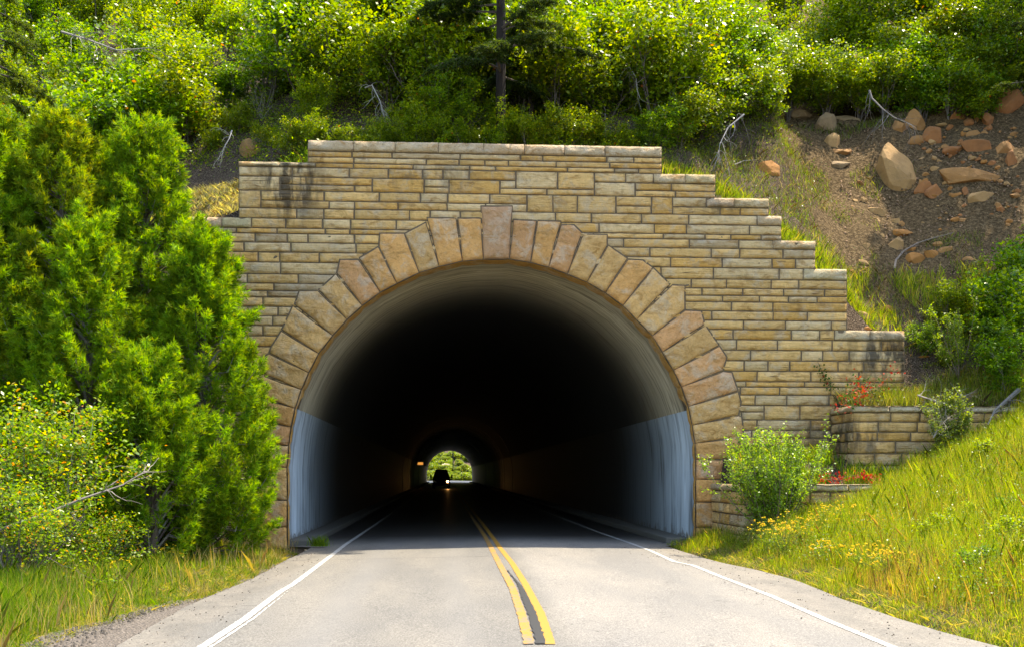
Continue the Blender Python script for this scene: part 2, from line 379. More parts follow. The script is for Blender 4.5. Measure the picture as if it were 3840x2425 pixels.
def strip(name, mat, pts, wd, lift=.006, jag=0, step=.12):
    P = [unG(*p) if len(p) == 2 else (p[0], p[1]) for p in pts]; P.sort(key=lambda q_: q_[1])
    yy = np.arange(P[0][1], min(P[-1][1], 30), step).tolist() + [v_ for v_ in np.arange(30, P[-1][1], 5).tolist()]
    V = []; Fs = []
    for i, y in enumerate(yy):
        x = np.interp(y, [a[1] for a in P], [a[0] for a in P]); wq = wd(y) if callable(wd) else wd
        l = x - wq / 2 + jag * noise.noise(Vector((0, y * 7, 2))); r = x + wq / 2 + jag * noise.noise(Vector((9, y * 7, 5)))
        V += [(l, y, road_z(l, y) + lift), (r, y, road_z(r, y) + lift)]
        if i: Fs.append((2 * i - 2, 2 * i - 1, 2 * i + 1, 2 * i))
    o_ = arr_mesh(name, np.array(V), np.array(Fs), mat, road); return o_
e = 1.13
strip('edge_line', m_white, [(740, 2425), (918, 2310), (1053, 2208), (1100, 2182), (1233, 2083), (1296, 2035), (1426, 1950), (e - 3.35, 60, 0), (e - 3.35, 224, 0)], .10, jag=.016)
strip('edge_line', m_white, [(3379, 2425), (3112, 2318), (2890, 2223), (2700, 2152), (2597, 2111), (2529, 2099), (2442, 2059), (2223, 1983), (e + 3.4, 60, 0), (e + 3.4, 224, 0)], .10, jag=.012)
strip('edge_line_edging', m_white, [(775, 2425), (950, 2310), (1078, 2210), (1135, 2160)], lambda y: .034 * (1 - ss(12, 16.5, y)), jag=.03)
cl = strip('centre_line', m_yworn, [(1985, 2425), (1957, 2315), (1921, 2209), (1871, 2116), (1841, 2056), (1814, 2006), (e - .12, 60, 0), (e - .12, 224, 0)], .105, jag=.03)
cl['label'] = 'worn left yellow stripe with ragged edges'
strip('centre_line', m_yellow, [(2064, 2425), (2028, 2308), (1970, 2195), (1921, 2116), (1874, 2056), (1828, 1990), (e + .12, 60, 0), (e + .12, 224, 0)], .105, jag=.014)
strip('crack_sealant', m_tar, [(2030, 2425), (1995, 2308), (1948, 2200), (1900, 2140)], lambda y: .10 * (1 - ss(13.5, 17.5, y) * .85), jag=.04, lift=.010)
# gravel shoulder, a sheet between asphalt and grass
V = []; Fs = []; rs = np.arange(-4, 23, .3)
for i, y in enumerate(rs):
    x0 = float(xl_edge(y)); wdt = .16 + .75 * (1 - ss(10.5, 16, y)) + .12 * noise.noise(Vector((3, y, 0)))
    for k, s_ in enumerate((-.3, 0, .5, 1)):
        x = x0 - max(s_, -0.3 if s_ < 0 else 0) * wdt if s_ >= 0 else x0 + .3
        V.append((x, y, (h1(x, y) + .05 + .02 * (1 - s_)) if s_ > 0 else (road_z(x0, y) - (.012 if s_ == 0 else .03))))
    if i:
        for k in range(3): n = (i - 1) * 4 + k; Fs.append((n, n + 1, n + 5, n + 4))
gs = arr_mesh('gravel_shoulder', np.array(V), np.array(Fs), m_gravel, smooth=True); tag(gs, kind='structure')
rng = np.random.default_rng(5)
def pebbles(n, name, fx, size, kind_label, lo=.03, hi=.17, wm=(1, .86, .72)):
    V = []; Fs = []; cl_ = []
    for i in range(n):
        x, y, z = fx(); s_ = size * rng.uniform(.5, 1.5); k = len(V)
        for dz in (-.4, .6):
            for a in range(4):
                an = a * math.pi / 2 + rng.uniform(-.4, .4) ; rr = s_ * rng.uniform(.6, 1) * (1 if dz < 0 else .6)
                V.append((x + rr * math.cos(an), y + rr * math.sin(an), z + dz * s_))
        c_ = rng.uniform(lo, hi); col_ = (c_ * wm[0], c_ * wm[1], c_ * wm[2])
        for f_ in ((0, 1, 5, 4), (1, 2, 6, 5), (2, 3, 7, 6), (3, 0, 4, 7), (4, 5, 6, 7)): Fs.append([q_ + k for q_ in f_]); cl_.append(col_)
    o_ = arr_mesh(name, np.array(V), np.array(Fs), m_rock, col=np.array(cl_)); tag(o_, kind_label, 'gravel', kind='stuff')
def fgr():
    y = rng.uniform(8.5, 22); wdt = .1 + .75 * (1 - float(ss(10.5, 16, y))); x = float(xl_edge(y)) - rng.uniform(-.05, 1) * wdt
    return x, y, (h1(x, y) + .06)
pebbles(3000, 'loose_gravel', fgr, .022, 'dark loose gravel along the left edge of the road')

def fsh():
    y = rng.uniform(9, 24); sd_ = rng.random() < .6
    x = float(xr_edge(y)) - rng.random() ** 1.7 * 1.3 if sd_ else float(xl_edge(y)) + rng.random() ** 1.7 * .9
    return x, y, road_z(x, y) + .004
pebbles(420, 'loose_gravel', fsh, .011, 'small dark pebbles scattered on the paved shoulders')
# ------------------------------------------------------------------ the portal
W0 = 25.0
def P2(px, py): x, _, z = unY(px, py, W0); return (x, z)
intr = [(1081, 2038), (1078, 1974), (1079, 1874), (1078, 1750), (1084, 1670), (1093, 1600), (1108, 1530), (1131, 1460), (1159, 1397), (1196, 1326),
        (1248, 1258), (1302, 1199), (1359, 1147), (1427, 1098), (1489, 1065), (1572, 1025), (1647, 1002), (1734, 982), (1812, 975),
        (1910, 974), (1989, 987), (2057, 1004), (2127, 1030), (2200, 1060), (2269, 1100), (2334, 1148), (2385, 1199), (2444, 1260),
        (2482, 1320), (2524, 1388), (2554, 1450), (2580, 1523), (2594, 1593), (2604, 1661), (2607, 1721), (2607, 1795), (2607, 1880), (2607, 1976), (2607, 2032)]
IN = [P2(*p) for p in intr]
IN[0] = (IN[0][0], -.12); IN[-1] = (IN[-1][0], -.12)
vous = [  # right side and crown; each: inner a, inner b (indices into intr), outer points from b to a
 (18, 19, [(1921, 775), (1803, 775)]),
 (17, 18, [(1804, 820), (1717, 820)]), (16, 17, [(1709, 820), (1602, 819)]), (15, 16, [(1597, 836), (1519, 877)]), (14, 15, [(1515, 877), (1424, 877), (1421, 925)]),
 (13, 14, [(1418, 927), (1348, 969)]), (12, 13, [(1344, 975), (1275, 975), (1264, 1025)]), (11, 12, [(1259, 1030), (1195, 1087)]), (10, 11, [(1192, 1092), (1122, 1094), (1106, 1142)]),
 (9, 10, [(1098, 1148), (1057, 1236)]), (8, 9, [(1055, 1241), (1017, 1302), (1010, 1322)]), (7, 8, [(1008, 1326), (978, 1345), (965, 1392)]), (6, 7, [(962, 1400), (935, 1470)]),
 (5, 6, [(932, 1478), (928, 1560)]), (4, 5, [(925, 1568), (918, 1648)]), (3, 4, [(862, 1650), (858, 1738)]), (2, 3, [(902, 1744), (900, 1866)]), (1, 2, [(880, 1874), (880, 1970)]), (0, 1, [(904, 1976), (904, 2060)]),
 (19, 20, [(2011, 830), (1925, 825)]), (20, 21, [(2102, 832), (2016, 829)]), (21, 22, [(2182, 875), (2152, 845), (2105, 845)]), (22, 23, [(2276, 920), (2276, 882), (2187, 880)]),
 (23, 24, [(2352, 970), (2280, 922)]), (24, 25, [(2447, 1005), (2410, 977), (2355, 974)]), (25, 26, [(2511, 1067), (2450, 1007)]), (26, 27, [(2567, 1160), (2567, 1072), (2520, 1070)]),
 (27, 28, [(2641, 1215), (2629, 1168), (2569, 1163)]), (28, 29, [(2695, 1294), (2645, 1221)]), (29, 30, [(2710, 1388), (2724, 1339), (2697, 1298)]), (30, 31, [(2766, 1464), (2743, 1396), (2712, 1392)]),
 (31, 32, [(2769, 1555), (2777, 1506), (2767, 1468)]), (32, 33, [(2787, 1634), (2781, 1564), (2771, 1558)]), (33, 34, [(2846, 1720), (2841, 1636), (2790, 1638)]), (34, 35, [(2790, 1796), (2790, 1722)]),
 (35, 36, [(2845, 1878), (2845, 1798)]), (36, 37, [(2775, 1974), (2778, 1884)]), (37, 38, [(2800, 2060), (2800, 1980)])]
rv = random.Random(3)
def hn(x, z, s, k=0): return noise.fractal(Vector((x * s, z * s, k * 7.3)), 1.0, 2.1, 3)

def vcol():
    r = rv.random(); l = rv.uniform(.86, 1.12)
    base = (.64, .34, .115) if r < .5 else ((.62, .37, .14) if r < .85 else (.57, .30, .125))
    return tuple(c * l for c in base)
def scol():
    r = rv.random(); l = rv.uniform(.82, 1.08)
    base = (.80, .50, .19) if r < .5 else ((.77, .54, .27) if r < .75 else ((.72, .41, .12) if r < .93 else (.56, .40, .22)))
    return tuple(c * l for c in base)

def poly_stone(mb, poly, front, prot, col, gap=.022, seed=0, back=.12):
    """A rock-faced stone from a convex-ish polygon in the wall plane, standing proud of it."""
    n = len(poly); cx = sum(p[0] for p in poly) / n; cz = sum(p[1] for p in poly) / n
    pts = []
    for i in range(n):
        a = Vector(poly[i]); b_ = Vector(poly[(i + 1) % n]); L = (b_ - a).length; k = max(1, int(L / .11))
        for j in range(k): pts.append(a + (b_ - a) * j / k)
    c = Vector((cx, cz)); N = len(pts); ys_ = []; V = []; Fs = []
    size = min((p - c).length for p in pts)
    levels = [(gap, back, 0), (gap, 0.0, 0), (gap + .025, prot * .75, .3), (gap + .09, prot * 1.0, 1), (gap + .22, prot * 1.05, 1)]
    for (ins, pr, amp) in levels:
        for p in pts:
            d = c - p; L = d.length; q_ = p + d.normalized() * min(ins * (1.15), L * .8)
            q_ = q_ + Vector((hn(q_.x, q_.y, 5, seed), hn(q_.x, q_.y, 5, seed + 9))) * .008
            yv = front + pr if pr == back else front - pr - amp * .05 * hn(q_.x, q_.y, 3.2, seed)
            V.append((q_.x, yv, q_.y))
    V.append((c.x, front - prot * 1.05 - .05 * hn(c.x, c.y, 3.2, seed), c.y))
    for l in range(len(levels) - 1):
        for i in range(N): j = (i + 1) % N; Fs.append((l * N + i, l * N + j, (l + 1) * N + j, (l + 1) * N + i))
    for i in range(N): Fs.append(((len(levels) - 1) * N + i, (len(levels) - 1) * N + (i + 1) % N, len(levels) * N))
    mb.add(V, Fs, col)

portal = thing('tunnel_portal', 'stepped golden sandstone tunnel portal with rough arch stones round the dark road tunnel', 'tunnel portal', (1.13, W0, 0))
PO = Vector((1.13, W0, 0))
def build_at(mb, name, mat, parent, origin, smooth=False):
    mb.v = [(v[0] - origin[0], v[1] - origin[1], v[2] - origin[2]) for v in mb.v]
    return mb.build(name, mat, parent, smooth)

mbv = MB(); mbv2 = MB(); mbk = MB(); mbm = MB()
for i, (a, b_, outer) in enumerate(vous):
    poly = [IN[a], IN[b_]] + [P2(*p) for p in outer]
    if a == 0: poly[0] = (IN[0][0], -.1); poly[-1] = (poly[-1][0], -.1)
    if b_ == 38: poly[1] = (IN[38][0], -.1); poly[2] = (poly[2][0], -.1)
    cx = sum(p[0] for p in poly) / len(poly); cz = sum(p[1] for p in poly) / len(poly)
    # dark bedding joint: the outline, a little larger on its outer side only
    ex = [poly[0], poly[1]] + [(p[0] + (p[0] - cx) / math.hypot(p[0] - cx, p[1] - cz) * .022, p[1] + (p[1] - cz) / math.hypot(p[0] - cx, p[1] - cz) * .022) for p in poly[2:]]
    n = len(ex); yf = W0 - .036 - .0006 * (i % 7)
    V = [(p[0], yf, p[1]) for p in ex] + [(p[0], W0 + .02, p[1]) for p in ex]
    mbm.add(V, [tuple(range(n))] + [(k, k + n, (k + 1) % n + n, (k + 1) % n) for k in range(1, n)], (1, 1, 1))
    poly_stone(mbk if i == 0 else (mbv if a < 18 else mbv2), poly, W0 - .037, .045 if i else .06, (.47, .27, .14) if i == 0 else vcol(), seed=i + 1, gap=.014)
build_at(mbm, 'arch_joints', m_mortar, portal, PO)
build_at(mbv, 'arch_ring', m_vous, portal, PO, True); build_at(mbv2, 'arch_ring', m_vous, portal, PO, True); build_at(mbk, 'keystone', m_vous, portal, PO, True)

tops = [(895, 1154, 609), (1154, 2482, 540), (2482, 2683, 652), (2683, 2883, 745), (2883, 2930, 811), (2930, 3057, 904), (3057, 3176, 1010), (3176, 3392, 1240)]
def PX(px): return unY(px, 1000, W0)[0]
steps = [(-9.2, PX(660), P2(660, 905)[1]), (PX(660), PX(895), P2(800, 816)[1])]
for (a, b_, yv) in tops:
    steps.append((PX(a), PX(b_), P2((a + b_) / 2, yv + (3 if a == 2482 else 0))[1]))
def top_at(x):
    for (a, b_, z) in steps:
        if a <= x < b_: return z
    return 0
# core of the wall
poly = [(-9.2, -.3)]
for (a, b_, z) in steps: poly += [(a, z - .05), (b_, z - .05)]
poly += [(steps[-1][1], -.3)] + [(IN[-1][0], -.3)] + IN[::-1][1:-1] + [(IN[0][0], -.3)]
cln = []
for p in poly:
    if not cln or (abs(p[0] - cln[-1][0]) + abs(p[1] - cln[-1][1])) > 1e-4: cln.append(p)
poly = cln; n = len(poly)
tri = tessellate_polygon([[Vector((p[0], p[1], 0)) for p in poly]])
core = MB(); V = [(p[0] - PO.x, 0, p[1]) for p in poly] + [(p[0] - PO.x, .8, p[1]) for p in poly]
core.add(V, [tuple(t_) for t_ in tri] + [tuple(k + n for k in t_) for t_ in tri] + [(k, k + n, (k + 1) % n + n, (k + 1) % n) for k in range(n)])
core.build('wall_core', m_mortar, portal)
# soffit of the arch stones
sof = MB()
for i in range(len(IN) - 1):
    a, b_ = IN[i], IN[i + 1]
    sc_ = lambda p, d: (p[0] + (1.13 - p[0]) * d / 4.7, p[1] + (3 - p[1]) * d / 5 if p[1] > 3 else p[1])
    K = 5; V = []; Fs = []
    m_ = 4
    for j in range(m_ + 1):
        tt = j / m_; px_, pz_ = a[0] + (b_[0] - a[0]) * tt, a[1] + (b_[1] - a[1]) * tt
        for k in range(K + 1):
            dep = (.46 if pz_ > 3.4 else .14); yv = -.06 + dep * k / K; d = .012 + .028 * (1 if 0 < j < m_ else .1) * (1 if 0 < k else .3) + .012 * hn(px_ + yv, pz_, 3, 2)
            q_ = sc_((px_, pz_), d); V.append((q_[0] - PO.x, yv, q_[1]))
    for j in range(m_):
        for k in range(K): nn = j * (K + 1) + k; Fs.append((nn, nn + 1, nn + K + 2, nn + K + 1))
    sof.add(V, Fs, (.58, .31, .08))
sof.build('arch_soffit', m_vous, portal, True)

# courses
levels = sorted({round(z, 3) for (_, _, z) in steps}, reverse=True) + [-.15]
courses = []
for hi, lo in zip(levels[:-1], levels[1:]):
    k = max(1, round((hi - lo) / .2)); ws = [rv.choice([.68, .8, 1.0, 1.3]) for _ in range(k)]; ws[0] = 1.25 if k > 1 else 1; s_ = sum(ws); z = hi
    for q_ in ws: z2 = z - (hi - lo) * q_ / s_; courses.append([z2, z]); z = z2
merged = []
for c_ in courses:
    merged.append(c_)
print('levels', levels)
courses = merged
def arch_gap(z):     # x-interval behind the arch stones where no course stone is laid
    L = [p for p in IN[:19]]; Rr = [p for p in IN[19:]][::-1]
    off_ = .38
    zz = z - off_ * .9 * (1 if z > 4.5 else z / 4.5 * .5)
    if z > IN[18][1] + off_ * 1.1: return None
    zl = [p[1] for p in L]; xl_ = [p[0] for p in L]; zr_ = [p[1] for p in Rr]; xr_ = [p[0] for p in Rr]
    k = off_ * (0.95 if z < 3 else .8)
    return np.interp(zz, zl, xl_) - k * (1 if z < 5.5 else .5), np.interp(zz, zr_, xr_) + k * (1 if z < 5.5 else .5)

def grid_stone(mb, x0, x1, z0, z1, front, prot, col, seed, gap=.0145, amp=.034, top=0, jag=0):
    x0 += gap + rv.uniform(0, .008); x1 -= gap + rv.uniform(0, .008); z0 += gap; z1 -= gap if not top else 0
    if x1 - x0 < .05 or z1 - z0 < .03: return
    nx_ = max(3, int((x1 - x0) / .09)); nz_ = max(4, int((z1 - z0) / .05)) ; V = []; Fs = []
    for j in range(nz_ + 1):
        for i in range(nx_ + 1):
            fx_ = i / nx_; fz_ = j / nz_
            x = x0 + (x1 - x0) * fx_; z = z0 + (z1 - z0) * fz_
            e_ = min(i, nx_ - i, 2) / 2; e2 = min(j, nz_ - j, 1)
            k = (.45 if (i in (0, nx_) or j in (0, nz_)) else (1 if e_ == 1 else .92))
            p_ = prot * k + amp * hn(x, z * 2.0, 3.4, seed) * (1 if k > .5 else .4)
            if jag: p_ += jag * (hn(x, z, 7, seed + 3) - (fz_ - .5) * 1.3) * (1 if k > .5 else .6)
            V.append((x + .008 * hn(x, z, 6, seed + 5), front - p_, z + .006 * hn(z, x, 6, seed)))
    w_ = nx_ + 1
    for j in range(nz_):
        for i in range(nx_): Fs.append((j * w_ + i, j * w_ + i + 1, (j + 1) * w_ + i + 1, (j + 1) * w_ + i))
    # return edges into the wall
    ring = [i for i in range(w_)] + [j * w_ + nx_ for j in range(1, nz_ + 1)] + [nz_ * w_ + i for i in range(nx_ - 1, -1, -1)] + [j * w_ for j in range(nz_ - 1, 0, -1)]
    b0 = len(V)
    for r_ in ring: V.append((V[r_][0], front + .15 if not top else front + .8, V[r_][2]))
    L_ = len(ring)
    for k in range(L_): Fs.append((ring[k], b0 + k, b0 + (k + 1) % L_, ring[(k + 1) % L_]))
    mb.add(V, Fs, col)

def lay(mb, z0, z1, a, b_, taken, nxt, front, allow_tall, seed0, wmin=.45, wmax=1.6):
    """Fill one course between a and b_ with stones, leaving out what a tall stone from above already takes."""
    free = []; x = a
    for (s_, e_) in sorted(taken):
        if e_ <= a or s_ >= b_: continue
        if s_ > x: free.append((x, s_))
        x = max(x, e_)
    if x < b_: free.append((x, b_))
    newt = []
    for (s_, e_) in free:
        x = s_
        while e_ - x > .02:
            w_ = rv.uniform(wmin, wmax) * (1.2 if rv.random() < .2 else 1)
            if e_ - x - w_ < wmin * .8: w_ = e_ - x
            if w_ > 1.9: w_ = (e_ - x) / 2
            tall = allow_tall and nxt and w_ < 1.25 and rv.random() < .28
            if tall:
                grid_stone(mb, x, x + w_, nxt[0], z1, front, .03, scol(), seed0 + x); newt.append((x, x + w_))
            else:
                grid_stone(mb, x, x + w_, z0, z1, front, .028, scol(), seed0 + x)
            x += w_
    return newt
mbs = MB(); mbc = {}; taken = []
for ci, (z0, z1) in enumerate(courses):
    zm = (z0 + z1) / 2; nxt = courses[ci + 1] if ci + 1 < len(courses) else None
    spans = [(a, b_, z) for (a, b_, z) in steps if z > zm]
    xa = min(s_[0] for s_ in spans); xb = max(s_[1] for s_ in spans)
    cops = [s_ for s_ in steps if abs(s_[2] - z1) < .02]
    gp = arch_gap(zm); newt = []
    segs = [(xa, xb)]
    for (a, b_, z) in cops:          # coping stones sit where this course is the top of a step
        a2, b2 = a - (.0 if a > 2 else .0), b_
        if a > 2: a2 = a - rv.uniform(.1, .35)
        elif b_ < 0: b2 = b_ + rv.uniform(.05, .3)
        segs2 = []
        for (s_, e_) in segs:
            if a2 > s_: segs2.append((s_, min(e_, a2)))
            if b2 < e_: segs2.append((max(s_, b2), e_))
        segs = segs2
        x = a2
        big = b_ - a > 5
        while b2 - x > .02:
            w_ = rv.uniform(.8, 1.15) if big else rv.uniform(.55, 1.1)
            if b2 - x - w_ < .45: w_ = b2 - x
            grid_stone(mbc.setdefault(a, MB()), x - .012, x + w_ + .012, z0, z1, W0, .045, tuple(c_ * rv.uniform(.95, 1.05) for c_ in (.50, .37, .21)), ci + x, amp=.03, top=1, jag=.035)
            x += w_
    if gp:
        o_ = []
        for (s_, e_) in segs:
            if s_ < gp[0]: o_.append((s_, min(e_, gp[0])))
            if e_ > gp[1]: o_.append((max(s_, gp[1]), e_))
        segs = o_
    nz_spans = [s_ for s_ in steps if nxt and s_[2] > (nxt[0] + nxt[1]) / 2]
    isnextcop = nxt and any(abs(s_[2] - nxt[1]) < .02 for s_ in steps)
    for (s_, e_) in segs:
        if e_ - s_ > .03: newt += lay(mbs, z0, z1, s_, e_, taken, nxt, W0, (not isnextcop) and (not gp) or (gp and zm < 3.2 and not isnextcop), ci * 3.1)
    taken = newt
build_at(mbs, 'stonework', m_ashlar, portal, PO, True); [build_at(q_, 'coping', m_vous, portal, PO, True) for q_ in mbc.values()]

# tunnel lining
prof = IN
def lining(name, mat, sel, y0, y1):
    pr = []
    for i in range(len(prof) - 1):
        a, b_ = prof[i], prof[i + 1]
        for k in range(2): pr.append((a[0] + (b_[0] - a[0]) * k / 2, a[1] + (b_[1] - a[1]) * k / 2))
    pr.append(prof[-1])
    pr2 = sel(pr); ys_ = [y0 + .0, y0 + .9, y0 + .91] + list(np.arange(y0 + 5, y1, 7.0)) + [y1]
    V = []; Fs = []
    for j, y in enumerate(ys_):
        gr = -.012 if j < 2 else -.035
        for p in pr2:
            V.append((p[0] + (p[0] - 1.13) / 4.7 * gr - PO.x, y - PO.y, p[1] + max(0, p[1] - 2.5) / 4 * gr))
    k = len(pr2)
    for j in range(len(ys_) - 1):
        for i in range(k - 1): Fs.append((j * k + i, j * k + i + 1, (j + 1) * k + i + 1, (j + 1) * k + i))
    return arr_mesh(name, np.array(V), np.array(Fs), mat, portal, smooth=True)
ZP = P2(1108, 1530)[1]
def clip_up(pr):
    out = []
    for a, b_ in zip(pr[:-1], pr[1:]):
        if (a[1] - ZP) * (b_[1] - ZP) < 0:
            tt = (ZP - a[1]) / (b_[1] - a[1]); c_ = (a[0] + (b_[0] - a[0]) * tt, ZP)
            if a[1] < ZP: out += [c_]
            else: out += [a, c_]
        elif a[1] >= ZP: out.append(a)
    return out
def side(pr, left):
    out = [p for p in pr if p[1] < ZP and ((p[0] < 1.13) == left)]
    up = clip_up(pr); return out + [up[0]] if left else [up[-1]] + out
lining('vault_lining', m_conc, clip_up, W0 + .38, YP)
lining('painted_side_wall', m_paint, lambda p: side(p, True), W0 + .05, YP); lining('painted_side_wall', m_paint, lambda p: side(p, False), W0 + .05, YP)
for sgn in (-1, 1):
    kb = MB(); xa = 4.78 * sgn; xb = 4.2 * sgn
    a, b_ = min(xa, xb), max(xa, xb)
    kb.box((a, .35 if sgn > 0 else .15, -.15), (b_, YP - W0, .09)); o_ = kb.build('kerb', m_kerb, portal, bevel=.03)
# construction ribs deep in the tunnel, seen as faint concentric rings
def rib(y, th, off_):
    rb = MB()
    ys_ = (y, y + .35); V = []; Fs = []; pr = IN
    for yv in ys_:
        for d in (0.03, -off_):
            for p in pr: V.append((p[0] + (p[0] - 1.13) / 4.7 * d - PO.x, yv - PO.y, p[1] + max(0, p[1] - 2.5) / 4 * d))
    n_ = len(pr)
    for i in range(n_ - 1):
        A, B_, C_, D_ = i, n_ + i, 2 * n_ + i, 3 * n_ + i
        Fs += [(A, A + 1, B_ + 1, B_), (B_, B_ + 1, D_ + 1, D_), (C_, D_, D_ + 1, C_ + 1)]
    rb.add(V, Fs); rb.build('lining_rib', m_soot, portal)
m_soot = flat_mat('sooty concrete', (.05, .045, .04), .6)
for y in (92, 104, 108, 114, 126, 150): rib(y, .35, .06)

# ------------------------------------------------------------------ planter walls
def wall_block(name, label, x0, x1, y0, y1, zb, zt, seed, group=None, capthick=.17, ret=None):
    ret = ret or y1
    root = thing(name, label, 'retaining wall', ((x0 + x1) / 2, y0, zb), group=group); O = (((x0 + x1) / 2), y0, zb)
    c_ = MB(); c_.box((x0 + .02, y0, zb), (x1 - .02, y1, zt - .04)); 
    if ret > y1: c_.box((x0 + .02, y1 + .003, zb), (x0 + .24, ret, zt - .04))
    build_at(c_, 'wall_core', m_mortar, root, O)
    s_ = MB(); z = zt - capthick; bounds = []
    while z > zb: h_ = rv.uniform(.18, .28); bounds.append((max(z - h_, zb), z)); z -= h_
    for (a, b_) in bounds: lay(s_, a, b_, x0, x1, [], None, y0, False, seed, .4, 1.0)
    # left return face, seen where the wall ends
    sd = MB()
    for (a, b_) in bounds:
        if ret > y1: lay(sd, a, b_, 0, ret - y0, [], None, 0, False, seed, .4, .9)
        else: grid_stone(sd, 0, y1 - y0, a, b_, 0, .02, scol(), seed + a)
    if ret > y1: grid_stone(sd, 0, ret - y0, zt - capthick, zt, 0, .05, (.5, .37, .2), seed, jag=.03)
    sd.v = [(x0 + v[1], ret - v[0], v[2]) for v in sd.v]
    n_ = len(s_.v); s_.v += sd.v; s_.f += [tuple(i + n_ for i in f_) for f_ in sd.f]; s_.c += sd.c
    build_at(s_, 'stonework', m_ashlar, root, O, True)
    k = MB(); x = x0 - .03
    while x1 - x > .02:
        w_ = rv.uniform(.6, 1.0)
        if x1 - x - w_ < .4: w_ = x1 - x
        grid_stone(k, x, x + w_, zt - capthick, zt, y0, .05, (.47, .37, .22), seed + x, amp=.03, jag=.04)
        # top surface of the cap
        n_ = 6; V = []; Fs = []
        for j in range(3):
            for i in range(n_ + 1): xx = x + .02 + (w_ - .04) * i / n_; V.append((xx, y0 - .06 + (y1 - y0 + .1) * j / 2, zt - .02 + .015 * hn(xx, j, 4, seed)))
        for j in range(2):
            for i in range(n_): q_ = j * (n_ + 1) + i; Fs.append((q_, q_ + 1, q_ + n_ + 2, q_ + n_ + 1))
        k.add(V, Fs, (.47, .38, .24)); x += w_
    build_at(k, 'coping', m_vous, root, O, True); return root
xu = unY(3198, 1517, 23.6)
wall_block('planter_wall', 'upper stone planter wall with weeds trailing over its coping, right of the portal', xu[0], 13.2, 23.6, 23.92, 1.2, xu[2], 5.0, ret=24.95)
xw = unY(2780, 1812, 22.4)
wall_block('planter_wall', 'low stone planter wall half buried in the grass behind the bright green shrub', xw[0], 10.4, 22.4, 22.68, -.2, xw[2], 11.0, ret=24.9)
xq = unY(720, 1850, 22.9)
wall_block('planter_wall', 'low stone wing wall behind the juniper at the left foot of the portal', xq[0] - 1.5, unY(895, 1850, 22.9)[0], 22.9, 23.3, -.2, xq[2], 23.0)

# ------------------------------------------------------------------ vegetation kit
def leaves(P, L, W, rng, cols, up=.6, dirs=None, dj=.5):
    n = len(P); nrm = rng.normal(size=(n, 3)); nrm[:, 2] = np.abs(nrm[:, 2]) + up; nrm /= np.linalg.norm(nrm, axis=1)[:, None]
    d = rng.normal(size=(n, 3)) if dirs is None else dirs + dj * rng.normal(size=(n, 3))
    u = d - (d * nrm).sum(1)[:, None] * nrm; u /= np.linalg.norm(u, axis=1)[:, None] + 1e-9; v = np.cross(nrm, u)
    s = rng.uniform(.65, 1.25, (n, 1)); l = L * s; w_ = W * s
    V = np.stack([P - u * l * .5, P + v * w_ * .5 + nrm * w_ * .12, P + u * l * .5, P - v * w_ * .5 + nrm * w_ * .12], 1).reshape(-1, 3)
    return V, np.arange(4 * n).reshape(n, 4), cols
def pal(rng, n, cs, ws, jit=.18):
    k = rng.choice(len(cs), size=n, p=np.array(ws) / sum(ws)); c = np.array(cs)[k]
    return np.clip(c * rng.uniform(1 - jit, 1 + jit, (n, 1)) * (1 + rng.normal(0, .04, (n, 3))), .003, .9)

OAK = [(.115, .185, .009), (.165, .23, .011), (.052, .105, .009), (.225, .265, .014), (.32, .10, .02)]
OAKW = [5, 4, 3, 1.6, .05]
def grow(r, mb, tips, p, d, L, rad, lev, maxlev, bend=.35, kids_=(2, 4), upb=.12, col=BARK, n=4):
    pts = [p.copy()]; rr = [rad]; k = 4; dd = d.normalized()
    for i in range(k):
        dd = (dd + Vector((r.gauss(0, bend), r.gauss(0, bend), r.gauss(0, bend) + upb)) * .5).normalized()
        p = p + dd * (L / k); pts.append(p.copy()); rr.append(rad * (1 - .55 * (i + 1) / k))
    mb.tube(pts, rr, n, col, cap=False)
    if lev >= maxlev: tips.append((pts[-1], dd)); tips.append((pts[2], dd)); return
    for j in range(r.randint(*kids_)):
        i = r.randint(1, k); a = r.uniform(0, 6.28); s_ = r.uniform(.5, 1.0)
        side_ = dd.cross(Vector((math.cos(a), math.sin(a), .3))).normalized()
        grow(r, mb, tips, pts[i], dd + side_ * s_, L * r.uniform(.5, .75), rr[i] * .6, lev + 1, maxlev, bend, kids_, upb, col, 3)
    grow(r, mb, tips, pts[-1], dd, L * .6, rr[-1], lev + 1, maxlev, bend, kids_, upb, col, 3)

